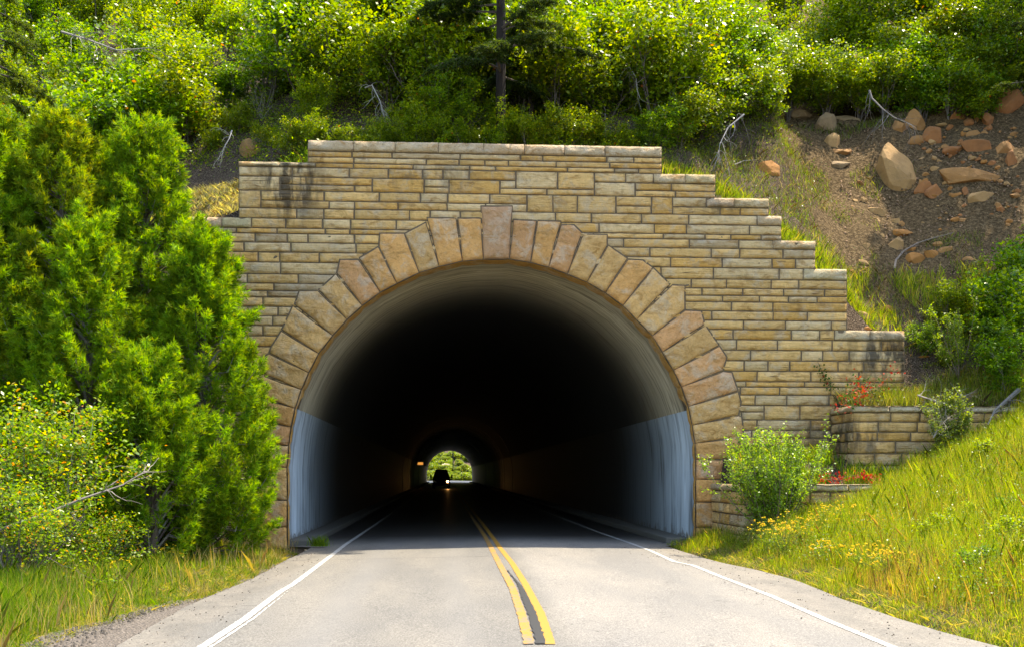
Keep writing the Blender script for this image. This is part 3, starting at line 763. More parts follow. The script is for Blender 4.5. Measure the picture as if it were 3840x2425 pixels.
def make_shrub(name, label, cat, seed, height=3.0, stems=4, lean=.35, maxlev=2, lpt=26, cr=.28, leafL=.085, leafW=.06, cols=OAK, cw=OAKW, bark=BARK, r0=.035, dead=0.0, group=None, mat=None, up=.6, kids_=(2, 4)):
    r = random.Random(seed); g_ = np.random.default_rng(seed)
    root = thing(name, label, cat, group=group); mb = MB(); tips = []
    for s_ in range(stems):
        a = r.uniform(0, 6.28); d = Vector((math.cos(a) * lean * r.uniform(.3, 1.3), math.sin(a) * lean * r.uniform(.3, 1.3), 1))
        grow(r, mb, tips, Vector((math.cos(a) * .08, math.sin(a) * .08, -.1)), d, height * r.uniform(.38, .5), r0 * r.uniform(.7, 1.2), 0, maxlev, kids_=kids_, col=bark if r.random() > .15 else GREYW)
    mb.build('branches', m_bark, root)
    P = []; D = []
    for (p, d) in tips:
        if r.random() < dead: continue
        n = int(lpt * r.uniform(.5, 1.4)); q_ = g_.normal(size=(n, 3)) * (cr * .55) * np.array([1, 1, .6]); P.append(np.array(p) + q_); D.append(q_ + np.array(d) * .1)
    P = np.concatenate(P); D = np.concatenate(D)
    V, Fc, cc = leaves(P, leafL, leafW, g_, pal(g_, len(P), cols, cw), up=up, dirs=D / (np.linalg.norm(D, axis=1)[:, None] + 1e-6), dj=.6)
    arr_mesh('foliage', V, Fc, mat or m_leaf, root, col=cc); reg(root); return root

def dead_branch(name, label, cat, pts, rad, seed, twigs=14, col=GREYW, tl=.35, droop=0):
    r = random.Random(seed); O = Vector(pts[0]); root_pts = [Vector(p) - O for p in pts]; mb = MB()
    nseg = len(root_pts); mb.tube(root_pts, [rad * (1 - .7 * i / (nseg - 1)) for i in range(nseg)], 5, col)
    for k in range(twigs):
        i = r.randint(0, nseg - 2); a = root_pts[i].lerp(root_pts[i + 1], r.random()); d0 = (root_pts[i + 1] - root_pts[i]).normalized()
        tp = []
        grow(r, mb, tp, a, d0 + Vector((r.gauss(0, .7), r.gauss(0, .7), r.gauss(0, .7) - droop)), tl * r.uniform(.5, 1.3), rad * .35, 1, 2, .5, (1, 2), -droop * .6, col, 3)
    o_ = mb.build(name, m_bark); o_.location = O; tag(o_, label, cat); return o_

# ------------------------------------------------------------------ scrub oaks on the hill
protos = []
for i in range(7):
    protos.append(make_shrub('scrub_oak', '', 'shrub', 100 + i, height=3.0 + .3 * (i % 3), stems=6 + i % 3, lpt=26, cr=.29, leafL=.125, leafW=.085, dead=.06, cols=[tuple(np.array(c_) * k_) for c_, k_ in zip(OAK, [[(1, 1, 1), (1.1, 1.0, .9), (.8, .95, 1), (1.05, 1.1, 1), (.9, .88, .9), (1.12, 1.08, .9), (.85, 1.05, 1)][i]] * 5)], bark=(.12, .10, .085) if i % 2 else BARK))
bare = make_shrub('scrub_oak', '', 'shrub', 150, height=2.8, stems=4, lpt=7, cr=.3, dead=.45, leafL=.095, leafW=.065, bark=GREYW)
def lower_limit(px):
    return np.interp(px, [-500, 600, 720, 900, 1150, 2480, 2600, 2750, 3050, 3350, 3600, 3840, 4500], [900, 900, 470, 445, 530, 590, 540, 480, 440, 455, 450, 390, 290])
r = random.Random(11); used = set(); spots = []
yv = 25.95
while yv < 60:
    xv = (-15.0 if yv < 33 else -23) + r.uniform(0, .6)
    while xv < (24 if yv < 44 else 0):
        x = xv + r.uniform(-.4, .4); y = yv + r.uniform(-.4, .4); z = h1(x, y); px, py = proj(x, y, z)
        if -350 < px < 4200 and py < lower_limit(px) and py > -300 and not (abs(px - 1878) < 95 and 26.25 < y < 27.4) and not (px < 520 and py > 760): spots.append((x, y, z, px, py))
        xv += r.uniform(1.1, 1.45) * (1 if yv < 33 else 1.9)
    yv += 1.15 if yv < 33 else 2.6
def oak_text(px, py):
    lb, gp = oak_text0(px, py)
    row = 'lowest row' if py > lower_limit(px) - 70 else ('middle rows' if py > 150 else 'highest rows')
    half = next(n_ for lim, n_ in ((330, 'far left'), (950, 'left'), (1500, 'left of the fir'), (1900, 'beside the fir'), (2480, 'right of the fir'), (2900, 'right of the coping'), (3400, 'above the largest boulder'), (9999, 'far right')) if px < lim)
    return lb + ', ' + row + ', ' + half, gp + ', ' + row + ', ' + half
def oak_text0(px, py):
    if px < 700: return ('leafy yellow-green scrub oak behind the junipers', 'scrub oaks behind the junipers')
    if px < 1300: return ('sunlit dark-stemmed scrub oak above the left steps', 'scrub oaks above the left steps')
    if px < 2480: return ('green scrub oak above the portal wall', 'scrub oaks above the portal')
    if px < 3300: return ('green scrub oak above the rooty bank', 'scrub oaks above the right steps')
    return ('dark green scrub oak above the rocky scar', 'scrub oaks above the rocky scar')
for k, (x, y, z, px, py) in enumerate(spots):
    b_ = r.random() < .06; P0 = bare if b_ else protos[r.randint(0, 6)]
    o_ = P0 if P0.name not in used else copy_tree(P0); used.add(P0.name)
    sc_ = r.uniform(.78, 1.12) * ((.36 if abs(px - 1878) < 110 else .5) if py > lower_limit(px) - 70 and px > 700 else 1)
    o_.location = (x, y, z - .05); o_.rotation_mode = 'ZYX'; o_.rotation_euler = (r.uniform(-.02, .16) + (.35 if py > lower_limit(px) - 90 and px > 2500 else 0), r.uniform(-.1, .1), 0); o_.rotation_euler[2] = r.uniform(0, 6.28) if o_.rotation_mode == 'ZYX' else 0; o_.scale = (sc_, sc_, sc_)
    lb, gp = oak_text(px, py)
    if b_: lb = 'half-bare grey-stemmed scrub oak among the green thicket' ; gp = 'half-bare scrub oaks'
    tag(o_, lb, 'shrub', gp)
print('oaks', len(spots))
def put(P0, x, y, z, sc_, label, rz=0, tilt=(0, 0), group=None, cat='shrub'):
    o_ = P0 if P0.name not in used else copy_tree(P0); used.add(P0.name)
    o_.location = (x, y, z); o_.rotation_euler = (tilt[0], tilt[1], rz); o_.scale = (sc_,) * 3; 
    if 'group' in o_.keys(): del o_['group']
    tag(o_, label, cat, group); return o_
for (px, py, s_, lb) in [(3800, 1120, .75, 'dark green oak shrub at the far right edge below the rocky scar'), (3700, 1240, .7, 'oak shrub in the shade right of the tan boulders, above the leaning log'),
                         (3830, 1330, .8, 'shaded oak shrub at the right edge above the grass bank'), (3560, 1180, .4, 'small low oak shrub on the dry grass right of the lowest wall step'),
                         (3760, 1420, .55, 'oak shrub just above the grey leaning log')]:
    x, y, z = onG(px, py + 60, 20); put(protos[r.randint(0, 6)], x, y, z - .05, s_, lb, r.uniform(0, 6))

rim = random.Random(21)
for k in range(17):
    qx = 1195 + k * 77 + rim.uniform(-22, 22); x, y, z = onG(qx, 588 - rim.uniform(0, 30), 25.9)
    put(protos[rim.randint(0, 6)], x, y, z - .12, rim.uniform(.27, .42), 'low dark oak shoot rooted right behind the coping', rim.uniform(0, 6.28), group='low oak shoots behind the coping')
for (qx, qy, sc_, lb) in [(3440, 1330, .3, 'small oak shrub against the right end of the lowest wall step'), (3500, 1440, .33, 'small oak shrub between the lowest wall step and the leaning log'), (3420, 1440, .2, 'tiny oak shrub at the back corner of the upper planter bed'), (1860, 585, .34, 'low oak shrub right in front of the fir trunk'), (1990, 588, .34, 'low oak shrub just behind the coping right of the fir trunk'), (800, 560, .28, 'small shaded oak shrub left of the boulder above the left step'), (1010, 560, .3, 'small shaded oak shrub just right of the boulder above the left step'), (1090, 590, .36, 'low dark shrub against the left end of the top coping'),
                          (890, 500, .36, 'shaded oak shrub above the boulder by the left step')]:
    x, y, z = onG(qx, qy, 25.9); put(protos[rim.randint(0, 6)], x, y, z - .1, sc_, lb, rim.uniform(0, 6.28))
for px in range(2540, 4000, 78):
    for dy in (-8, -75, -150):
        if rim.random() < .12: continue
        qx, qy = px + rim.uniform(-30, 30), float(lower_limit(px)) + dy + rim.uniform(-20, 20)
        x, y, z = onG(qx, qy, 25.9); lb, gp = oak_text(qx, qy)
        put(protos[rim.randint(0, 6)], x, y, z - .1, rim.uniform(.55, .85), lb, rim.uniform(0, 6.28), (rim.uniform(.1, .3), 0), gp)
# ------------------------------------------------------------------ conifers
def sprays(P, D, g_, L=.10, W=.0095, k=6, spread=.6, cols=None):
    n = len(P); P = np.repeat(P, k, 0); D = np.repeat(D, k, 0); N = n * k
    d = D + spread * g_.normal(size=(N, 3)); d /= np.linalg.norm(d, axis=1)[:, None]
    s = np.cross(d, g_.normal(size=(N, 3))); s /= np.linalg.norm(s, axis=1)[:, None]
    l = L * g_.uniform(.6, 1.4, (N, 1)); b0 = P + g_.normal(size=(N, 3)) * .012
    V = np.stack([b0 - s * W, b0 + s * W, b0 + d * l], 1).reshape(-1, 3)
    return V, np.arange(3 * N).reshape(N, 3), np.repeat(cols, k, 0)
JUN = [(.15, .27, .012), (.17, .29, .014), (.06, .15, .010), (.24, .31, .018)]
def make_juniper(label, x, y, height, rad, seed, z=None, bulge=.35, nplume=230, cols=JUN, per=90, elong=1.0):
    nplume = int(nplume * 1.9)
    r = random.Random(seed); g_ = np.random.default_rng(seed); z = h1(x, y) if z is None else z
    root = thing('juniper_tree', label, 'tree', (x, y, z)); mb = MB()
    top_ = Vector((0, 0, height * .93)); mb.tube([(0, 0, -.2), (.05, 0, height * .3), (-.04, .03, height * .6), top_], [.16, .12, .07, .02], 7, (.11, .085, .065)); mb.build('trunk', m_bark, root)
    br = MB(); PP = []; DD = []; CC = []
    def prof_(t):
        if t < bulge: return .72 + .28 * math.sin(t / bulge * math.pi / 2)
        return max(0.04, (1 - ((t - bulge) / (1 - bulge)) ** 1.35))
    for k in range(nplume):
        t = r.random() ** .85; a = r.uniform(0, 6.283); lump = 1 + .16 * math.sin(3 * a + seed) * math.cos(5 * t + seed) + .10 * math.sin(7 * a + 9 * t)
        R_ = rad * prof_(t) * lump; rr = R_ * (1 - .55 * r.random() ** 1.8)
        zz = height * (.02 + .90 * t); base = Vector((math.cos(a) * rr * .8, math.sin(a) * rr * .8, zz - .15))
        out = Vector((math.cos(a), math.sin(a), 0)); d = (Vector((0, 0, 1)) * r.uniform(.5, 1.2) + out * r.uniform(.35, .85)).normalized()
        Lp = r.uniform(.35, .8); n = int(per * Lp); tt = g_.random(n) ** .8
        w_ = .15 * (1 - tt) ** .7 * (.35 + tt * 1.2) + .02
        side_ = g_.normal(size=(n, 3)); side_ /= np.linalg.norm(side_, axis=1)[:, None]
        P = np.array(base) + np.array(d) * (tt * Lp)[:, None] + side_ * w_[:, None] * g_.random((n, 1)) ** .4 * 1.2
        PP.append(P); DD.append(np.array(d) * .8 + side_ * .75); lum = r.uniform(.6, 1.25)
        CC.append(pal(g_, n, cols, [5, 4, 2, 1.5]) * lum)
        if r.random() < .5: br.tube([(0, 0, max(.1, zz - rr * .7)), tuple(base * .6 + Vector((0, 0, zz * .38))), tuple(base), tuple(base + d * Lp * .6)], [.03, .02, .014, .005], 3, GREYW if r.random() < .5 else (.12, .09, .07), cap=False)
    br.build('branches', m_bark, root)
    V, Fc, cc = sprays(np.concatenate(PP), np.concatenate(DD), g_, cols=np.concatenate(CC)); arr_mesh('foliage', V, Fc, m_needle, root, col=cc); return root
def jx(px, Y): return unY(px, 1000, Y)[0]
make_juniper('tall green juniper with plume-like sprays standing closest to the tunnel mouth', jx(760, 21.2), 21.2, 6.6, 1.5, 1, bulge=.34, nplume=320)
make_juniper('tallest juniper of the left clump, its bushy top reaching the scrub oaks', jx(545, 22.0), 22.0, 9.2, 1.5, 2, bulge=.45, nplume=360)
make_juniper('broad juniper with slightly yellower crown left of the tallest one', jx(235, 21.6), 21.6, 9.0, 1.7, 3, bulge=.5, nplume=380, cols=[(.16, .25, .013), (.21, .28, .015), (.08, .15, .010), (.28, .30, .018)])
make_juniper('juniper cut by the left edge of the photo, behind the orange-leaved bush', jx(-60, 21.4), 21.4, 8.8, 1.7, 4, bulge=.5, nplume=340)
make_juniper('small rounded juniper low in front of the taller ones', jx(560, 19.6), 19.6, 3.9, 1.15, 5, bulge=.35, nplume=170)

make_juniper('mid-height juniper in front of the gap left of the small rounded one', jx(330, 20.4), 20.4, 6.6, 1.3, 8, bulge=.45, nplume=230)
make_juniper('narrow juniper filling the gap between the tallest and the broad one', jx(400, 22.9), 22.9, 8.7, 1.2, 6, bulge=.5, nplume=220)
make_juniper('juniper behind the orange-leaved bush, between the broad one and the left edge', jx(70, 22.6), 22.6, 9.0, 1.3, 7, bulge=.5, nplume=220)
DARKG = [(.030, .058, .012), (.045, .075, .014), (.02, .04, .012), (.075, .10, .018)]
def make_conifer(name, label, x, y, height, seed, rad=2.6, tr=.13, first=.8, dens=1.0, cols=DARKG, droop=.3, lowdens=1.0):
    r = random.Random(seed); g_ = np.random.default_rng(seed); z = h1(x, y); root = thing(name, label, 'tree', (x, y, z)); mb = MB()
    mb.tube([(0, 0, -.3), (.02, 0, height * .3), (-.03, .03, height * .65), (0, 0, height)], [tr * 1.1, tr, tr * .6, .015], 9, (.02, .014, .012)); mb.build('trunk', m_bark, root)
    br = MB(); PP = []; DD = []; zz = first
    while zz < height * .97:
        L = rad * (1 - zz / height) ** .8 * r.uniform(.7, 1.15) + .15; a = r.uniform(0, 6.283); o_ = Vector((math.cos(a), math.sin(a), 0))
        pts = [Vector((0, 0, zz))]; d = (o_ + Vector((0, 0, .15))).normalized()
        for k in range(5): d = (d + Vector((r.gauss(0, .08), r.gauss(0, .08), -droop * .3 + r.gauss(0, .05)))).normalized(); pts.append(pts[-1] + d * L / 5)
        br.tube(pts, [.035 * (L / rad + .3), .03 * (L / rad + .3), .022, .016, .01, .005], 4, (.10, .08, .065), cap=False)
        if zz > 1.8 or r.random() < lowdens:
            nb = int(16 * L * dens)
            for q_ in range(nb):
                t = r.uniform(.25, 1) * 5; i = min(int(t), 4); b0 = pts[i].lerp(pts[i + 1], t - i)
                sd = (d.cross(Vector((0, 0, 1))) * (1 if q_ % 2 else -1) + d * .5 + Vector((0, 0, -.25 + r.gauss(0, .15)))).normalized(); l = r.uniform(.2, .5) * (1.3 - t / 7)
                n = int(34 * l / .3); tt = g_.random((n, 1)); PP.append(np.array(b0) + np.array(sd) * tt * l + g_.normal(size=(n, 3)) * .022); DD.append(np.tile(np.array(sd), (n, 1)) + g_.normal(size=(n, 3)) * .5)
                br.tube([b0, b0 + sd * l], [.008, .003], 3, (.12, .1, .08), cap=False)
        zz += r.uniform(.08, .24) / dens
    br.build('branches', m_bark, root); P = np.concatenate(PP)
    V, Fc, cc = sprays(P, np.concatenate(DD), g_, L=.06, W=.010, k=3, cols=pal(g_, len(P), cols, [5, 4, 3, 1])); arr_mesh('foliage', V, Fc, m_needle, root, col=cc); return root
xt, yt = jx(1876, 26.9), 26.9
make_conifer('fir_tree', 'dark fir with a straight trunk rising from the thicket above the portal', xt, yt, 10.5, 31, rad=2.9, tr=.12, first=1.9, dens=1.2, lowdens=.5, droop=.3)
xt, yt = jx(-30, 26.2), 26.2
make_conifer('fir_tree', 'shaggy fir with hanging branches at the upper left corner', xt, yt, 9.5, 32, rad=3.0, tr=.13, first=.6, cols=[(.05, .09, .012), (.08, .12, .014), (.03, .06, .012), (.12, .15, .02)], droop=.5)
for k, (x, y, h_) in enumerate([(17.9, 30.5, 13.5), (20.0, 33.5, 14.5), (18.6, 27.3, 12.5), (16.9, 36.5, 13), (16.2, 26.3, 11)]):
    make_conifer('pine_tree', ['tall pine just beyond the right edge shading the rocky scar', 'tall pine highest up the slope beyond the right edge', 'tall pine nearest the road beyond the right edge', 'pine above the oak thicket at the upper right corner', 'pine beyond the right edge shading the shrubs below the scar'][k], x, y, h_, 41 + k, rad=4.0, tr=.2, first=5.5, dens=1.0)

# ------------------------------------------------------------------ near shrubs
YB = [(.14, .23, .014), (.22, .28, .018), (.36, .28, .02), (.42, .16, .02), (.07, .15, .012)]
bush = make_shrub('wild_plum_bush', 'loose bush with yellow and orange tinged leaves and bare grey twigs, lower left', 'bush', 201, height=3.5, stems=18, lean=.6, lpt=26, cr=.27, leafL=.085, leafW=.05, cols=YB, cw=[6, 3.5, .9, .35, 4.5], bark=(.12, .10, .09), r0=.03, dead=.12)
x, y = jx(90, 17.2), 17.2; put(bush, x, y, h1(x, y), .92, bush['label'], .4, cat='bush')
bush2 = make_shrub('wild_plum_bush', 'green lower bush at the left edge in front of the orange-leaved one', 'bush', 202, height=2.2, stems=11, lean=.7, lpt=24, cr=.22, leafL=.06, leafW=.032, cols=YB, cw=[5, 3, 1, .4, 5], bark=(.12, .10, .09), r0=.022, dead=.1)
x, y = jx(60, 16.0), 16.0; put(bush2, x, y, h1(x, y), 1.0, bush2['label'], 1.1, cat='bush')
bush3 = make_shrub('wild_plum_bush', 'low spreading bush with arching twigs under the small juniper', 'bush', 203, height=1.9, stems=9, lean=.8, lpt=20, cr=.22, leafL=.06, leafW=.032, cols=YB, cw=[5, 3, 1, .6, 5], bark=(.13, .11, .10), r0=.02, dead=.2)
x, y = jx(330, 17.9), 17.9; put(bush3, x, y, h1(x, y), .8, bush3['label'], 2.0, cat='bush')
dead_branch('fallen_branch', 'long bare grey branch reaching over the grass at the left', 'branch', [(jx(-40, 16), 16, .75), (jx(150, 16.1), 16.1, 1.0), (jx(310, 16.3), 16.3, 1.25), (jx(460, 16.6), 16.6, 1.45), (jx(540, 16.8), 16.8, 1.65)], .028, 7, 8, (.20, .17, .15), .4)

def make_wand_shrub(label, x, y, seed, height=2.2, nst=26, spread=.62, leaf=.05, tips_bias=(0, 0), cols=None, name='leafy_shrub', z=None):
    r = random.Random(seed); g_ = np.random.default_rng(seed); root = thing(name, label, 'shrub', (x, y, h1(x, y) if z is None else z)); mb = MB(); PP = []; DD = []
    for s_ in range(nst):
        a = r.uniform(0, 6.28); ln = spread * r.uniform(.1, 1.15) ; d = Vector((math.cos(a) * ln + tips_bias[0], math.sin(a) * ln * .8 + tips_bias[1], 1)).normalized(); L = height * r.uniform(.6, 1.05)
        p = Vector((0, 0, 0)); pts = [p.copy()]
        for k in range(7): d = (d + Vector((r.gauss(0, .07), r.gauss(0, .07), .09))).normalized(); p = p + d * L / 7; pts.append(p.copy())
        mb.tube(pts, [.018, .015, .012, .01, .008, .006, .004, .003], 4, (.16, .12, .09), cap=False)
        def dress(pts, f0, dn):
            for i in range(int(f0), len(pts) - 1):
                n = int(dn); t = g_.random((n, 1)); P = np.array(pts[i]) * (1 - t) + np.array(pts[i + 1]) * t; o_ = g_.normal(size=(n, 3)) * .035
                PP.append(P + o_); DD.append(o_ * 20)
        dress(pts, 2, 16)
        for q_ in range(r.randint(4, 7)):
            i = r.randint(2, 6); dd = (d + Vector((r.gauss(0, .6), r.gauss(0, .6), r.gauss(.1, .3)))).normalized(); l = L * r.uniform(.12, .26); tw = [pts[i] + dd * l * t for t in (0, .33, .66, 1)]
            mb.tube(tw, [.007, .005, .004, .002], 3, (.18, .14, .10), cap=False); dress(tw, 0, 16)
    mb.build('branches', m_bark, root); P = np.concatenate(PP); D = np.concatenate(DD)
    V, Fc, cc = leaves(P, leaf, leaf * .8, g_, pal(g_, len(P), cols or [(.15, .26, .03), (.22, .32, .04), (.08, .14, .02)], [4, 3, 2]), dirs=D, dj=.6)
    arr_mesh('foliage', V, Fc, m_leaf, root, col=cc); reg(root); return root
x, y = unY(2905, 1900, 21.7)[0], 21.7
make_wand_shrub('bright green small-leaved shrub with upright wands at the right foot of the arch', x, y, 301, height=2.6, nst=64, spread=.78, tips_bias=(-.10, -.02), z=.02)
make_wand_shrub('pale green small-leaved twiggy shrub behind the grass, right of the upper planter wall', jx(3560, 22.9), 22.9, 302, height=1.6, nst=18, spread=.8, cols=[(.14, .20, .04), (.18, .22, .05), (.10, .14, .03)])
make_wand_shrub('thin bright shrub leaning from the rooty bank above the upper planter wall', jx(3590, 25.0), 24.9, 303, height=2.2, nst=9, spread=.55, tips_bias=(-.15, 0), cols=[(.15, .24, .03), (.20, .26, .03), (.10, .15, .02)])
make_wand_shrub('young shrub with yellowish leaves on the slope at the right edge', jx(3760, 26.2), 26.2, 304, height=1.8, nst=8, spread=.6, cols=[(.15, .22, .03), (.20, .22, .03), (.08, .13, .02)])

# ------------------------------------------------------------------ grass and ground cover
def blades(name, label, n, fpos, hmin, hmax, wd, cols, cw, seed, lean=.35, fh=None, cat='grass'):
    g_ = np.random.default_rng(seed); P = fpos(n, g_); n = len(P); a = g_.uniform(0, 6.283, n); s = np.stack([np.cos(a), np.sin(a), 0 * a], 1)
    h = g_.uniform(hmin, hmax, (n, 1)) * (fh(P)[:, None] if fh else 1); le = g_.normal(0, lean, (n, 3)) * h; le[:, 2] = 0
    m_ = P + np.array([0, 0, 1.0]) * h * .55 + le * .35; tp = P + np.array([0, 0, 1.0]) * h * .95 + le
    W_ = wd * g_.uniform(.6, 1.4, (n, 1))
    V = np.stack([P - s * W_, P + s * W_, m_ + s * W_ * .7, tp, m_ - s * W_ * .7], 1).reshape(-1, 3)
    V[:, 2] -= 0
    o_ = arr_mesh(name, V, np.arange(5 * n).reshape(n, 5), m_grass, col=pal(g_, n, cols, cw, .25)); tag(o_, label, cat, kind='stuff'); return o_
def vn(x, y, s, k=0): return np.array([noise.noise(Vector((a * s, b_ * s, k))) for a, b_ in zip(x, y)])
G1 = [(.12, .22, .012), (.18, .27, .016), (.07, .15, .010), (.28, .30, .05), (.36, .25, .10)]
def f_left(n, g_):
    y = 8 + 15.5 * g_.random(n) ** 1.15; x = xl_edge(y) - .12 - .5 * (1 - ss(10.5, 16, y)) - g_.random(n) ** 1.2 * 9.0
    k = vn(x, y, 1.6, 3) > -.42; x, y = x[k], y[k]
    return np.stack([x, y, H(x, y)], 1)
def fh_left(P):
    d = xl_edge(P[:, 1]) - P[:, 0]; return .25 + .85 * ss(.3, 2.2, d) + .25 * vn(P[:, 0], P[:, 1], .9, 8) + .4 * vn(P[:, 0], P[:, 1], 2.6, 4)
blades('grass', 'tall green grass on the left verge under the junipers', 170000, f_left, .12, .38, .0034, G1, [5, 4, 4, 1.2, .8], 1, fh=fh_left)
def f_leftdry(n, g_):
    y = 8 + 15 * g_.random(n); x = xl_edge(y) - .1 - .55 * (1 - ss(10.5, 16, y)) - g_.random(n) ** 2 * 1.3
    return np.stack([x, y, H(x, y)], 1)
blades('dry_grass', 'short pale dry grass along the edge of the left verge', 26000, f_leftdry, .03, .11, .0035, [(.34, .29, .16), (.24, .23, .09), (.14, .19, .03)], [3, 3, 3], 2, lean=.9)
def f_right(n, g_):
    y = 8 + 17 * g_.random(n) ** 1.0; x = xr_edge(y) + .05 + g_.random(n) ** 1.1 * (2.0 + 9.0 * ss(8, 12, y))
    k = ~((y > 22.3) & (x > 6.2) & (x < 10.2)) & (y < 24.9); x, y = x[k], y[k]; k = vn(x, y, 1.3, 5) > -.45; x, y = x[k], y[k]
    return np.stack([x, y, H(x, y)], 1)
def fh_right(P):
    d = P[:, 0] - xr_edge(P[:, 1]); return .22 + .88 * ss(.25, 1.9, d) + .4 * vn(P[:, 0], P[:, 1], .8, 2) + .45 * vn(P[:, 0], P[:, 1], 2.6, 4)
G2 = [(.20, .29, .016), (.30, .35, .022), (.11, .19, .014), (.44, .40, .10), (.34, .24, .10)]
blades('grass', 'tall yellow-green grass covering the sunny right bank', 260000, f_right, .12, .56, .0034, G2, [5, 5, 3, 2.4, 1.3], 3, lean=.24, fh=fh_right)
def f_rdry(n, g_):
    y = 8 + 14 * g_.random(n); x = xr_edge(y) - .05 + g_.random(n) ** 1.8 * 1.2; return np.stack([x, y, H(x, y)], 1)
blades('dry_grass', 'short straw-coloured grass along the edge of the right bank', 24000, f_rdry, .03, .11, .0035, [(.36, .30, .17), (.25, .24, .09), (.13, .20, .03)], [3, 3, 4], 4, lean=.9)
def f_rust(n, g_):
    c_ = [unG(3320, 2240), unG(3560, 2300), unG(3700, 2200), unG(3400, 2120), unG(3150, 2140)]; k = g_.integers(0, 5, n)
    C_ = np.array([(a + .9, b_ + .4) for a, b_ in c_])[k]; x = C_[:, 0] + g_.normal(0, .7, n); y = C_[:, 1] + g_.normal(0, .8, n); x = np.maximum(x, xr_edge(y) + .5); return np.stack([x, y, H(x, y)], 1)
blades('seed_grass', 'rusty brown seed-headed grass on the lower right bank', 6000, f_rust, .25, .45, .003, [(.34, .20, .07), (.40, .28, .10), (.26, .27, .03)], [3, 3, 3], 5, lean=.22)
def f_bed(n, g_):
    x = g_.uniform(6.4, 10.2, n); y = g_.uniform(22.75, 24.9, n); k = ~((x > 9) & (y > 23.5)); x, y = x[k], y[k]; k = vn(x, y, 1.9, 5) > -.15; x, y = x[k], y[k]; return np.stack([x, y, H(x, y)], 1)
blades('grass', 'green grass growing on the planter bed at the foot of the wall', 7000, f_bed, .1, .42, .007, G1, [4, 5, 2, 2, 1], 6)
def f_hill(n, g_):
    px = g_.uniform(2450, 3900, n); out = []
    x = g_.uniform(4.9, 15, n); y = g_.uniform(25.85, 33, n); z = H(x, y); q_, p_ = proj(x, y, z)
    k = (p_ > lower_limit(q_) - 40) & (vn(x, y, .9, 1) + .25 * (q_ < 3300) - .55 * ss(9.5, 11.5, x) * ss(6.4, 7.4, z) > -.25); return np.stack([x, y, z], 1)[k]
blades('dry_grass', 'grey roots and dry stems matted over the bank behind the right steps', 17000, f_hill, .06, .24, .005, [(.17, .145, .125), (.27, .24, .21), (.08, .06, .045)], [3, 1.4, 5], 7, lean=.8)
blades('grass', 'sparse green grass tufts on the bank behind the right steps', 17000, f_hill, .08, .24, .006, [(.09, .15, .015), (.15, .21, .02), (.22, .26, .03)], [4, 3, 2], 8)
def f_steps(n, g_):
    k = g_.integers(0, 6, n); C_ = np.array([(5.7, .6), (6.9, .6), (7.75, .2), (8.3, .4), (9.1, .4), (10.1, .8)]); x = C_[k, 0] + g_.uniform(-1, 1, n) * C_[k, 1]; y = g_.uniform(25.85, 26.5, n); return np.stack([x, y, H(x, y)], 1)
blades('grass', 'bright fresh grass just behind the right wall steps', 3500, f_steps, .12, .34, .008, G2, [4, 4, 2, 1, .3], 9)
def f_lit(n, g_):
    x = g_.uniform(9.6, 14.5, n); y = g_.uniform(25.9, 27.6, n); k = vn(x, y, .9, 12) > -.1; return np.stack([x, y, H(x, y)], 1)[k]
blades('grass', 'yellow-green grass on the sunny ledge right of the lowest wall step', 6000, f_lit, .12, .4, .007, G2, [4, 4, 2, 3, 1], 10)
def f_litleft(n, g_):
    x = g_.uniform(-7.5, -4.4, n); y = g_.uniform(25.85, 27.6, n); return np.stack([x, y, H(x, y)], 1)
blades('dry_grass', 'sunlit pale straw grass behind the left wall step', 12000, f_litleft, .04, .16, .007, [(.40, .37, .34), (.30, .26, .23), (.16, .20, .04), (.13, .09, .07)], [5, 4, 1.2, 2], 11, lean=.9)
def f_top(n, g_):
    x = g_.uniform(-4.5, 5.2, n); y = g_.uniform(25.85, 27.5, n); return np.stack([x, y, H(x, y)], 1)
blades('grass', 'low plants and grass in the shade behind the portal coping', 7000, f_top, .1, .38, .012, [(.05, .10, .012), (.08, .13, .015), (.16, .10, .05)], [4, 3, 1], 12, lean=.6)
# low leafy weeds mixed in the bank
def weeds(name, label, n, fpos, size, cols, cw, seed, clump=18, r_=.12):
    g_ = np.random.default_rng(seed); P0 = fpos(n, g_); P = np.repeat(P0, clump, 0) + g_.normal(size=(len(P0) * clump, 3)) * r_; P[:, 2] = H(P[:, 0], P[:, 1]) + np.abs(g_.normal(0, r_ * 1.3, len(P))) + .02
    V, Fc, cc = leaves(P, size, size * .5, g_, pal(g_, len(P), cols, cw)); o_ = arr_mesh(name, V, Fc, m_leaf, col=cc); tag(o_, label, 'weeds', kind='stuff')
def f_weedr(n, g_):
    y = g_.uniform(10, 23, n); x = xr_edge(y) + .7 + g_.random(n) * 8; k = vn(x, y, .7, 31) > -.12; k &= ~((y > 22.2) & (x < 10.2)); x, y = x[k], y[k]; return np.stack([x, y, H(x, y)], 1)
weeds('weeds', 'leafy green weeds scattered through the right bank', 9000, f_weedr, .034, [(.10, .18, .02), (.16, .22, .02), (.07, .13, .02)], [4, 3, 2], 21, 22, .17)
def f_under(n, g_):
    x = g_.uniform(-7, 12, n); y = g_.uniform(25.9, 31, n); z = H(x, y); q_, p_ = proj(x, y, z); k = (p_ < lower_limit(q_) + 30) | ((q_ < 1250) & (p_ < 640)); return np.stack([x, y, z], 1)[k]
weeds('undergrowth', 'dark low undergrowth of leaves between the oak stems', 1500, f_under, .075, OAK, OAKW, 22, 24, .22)

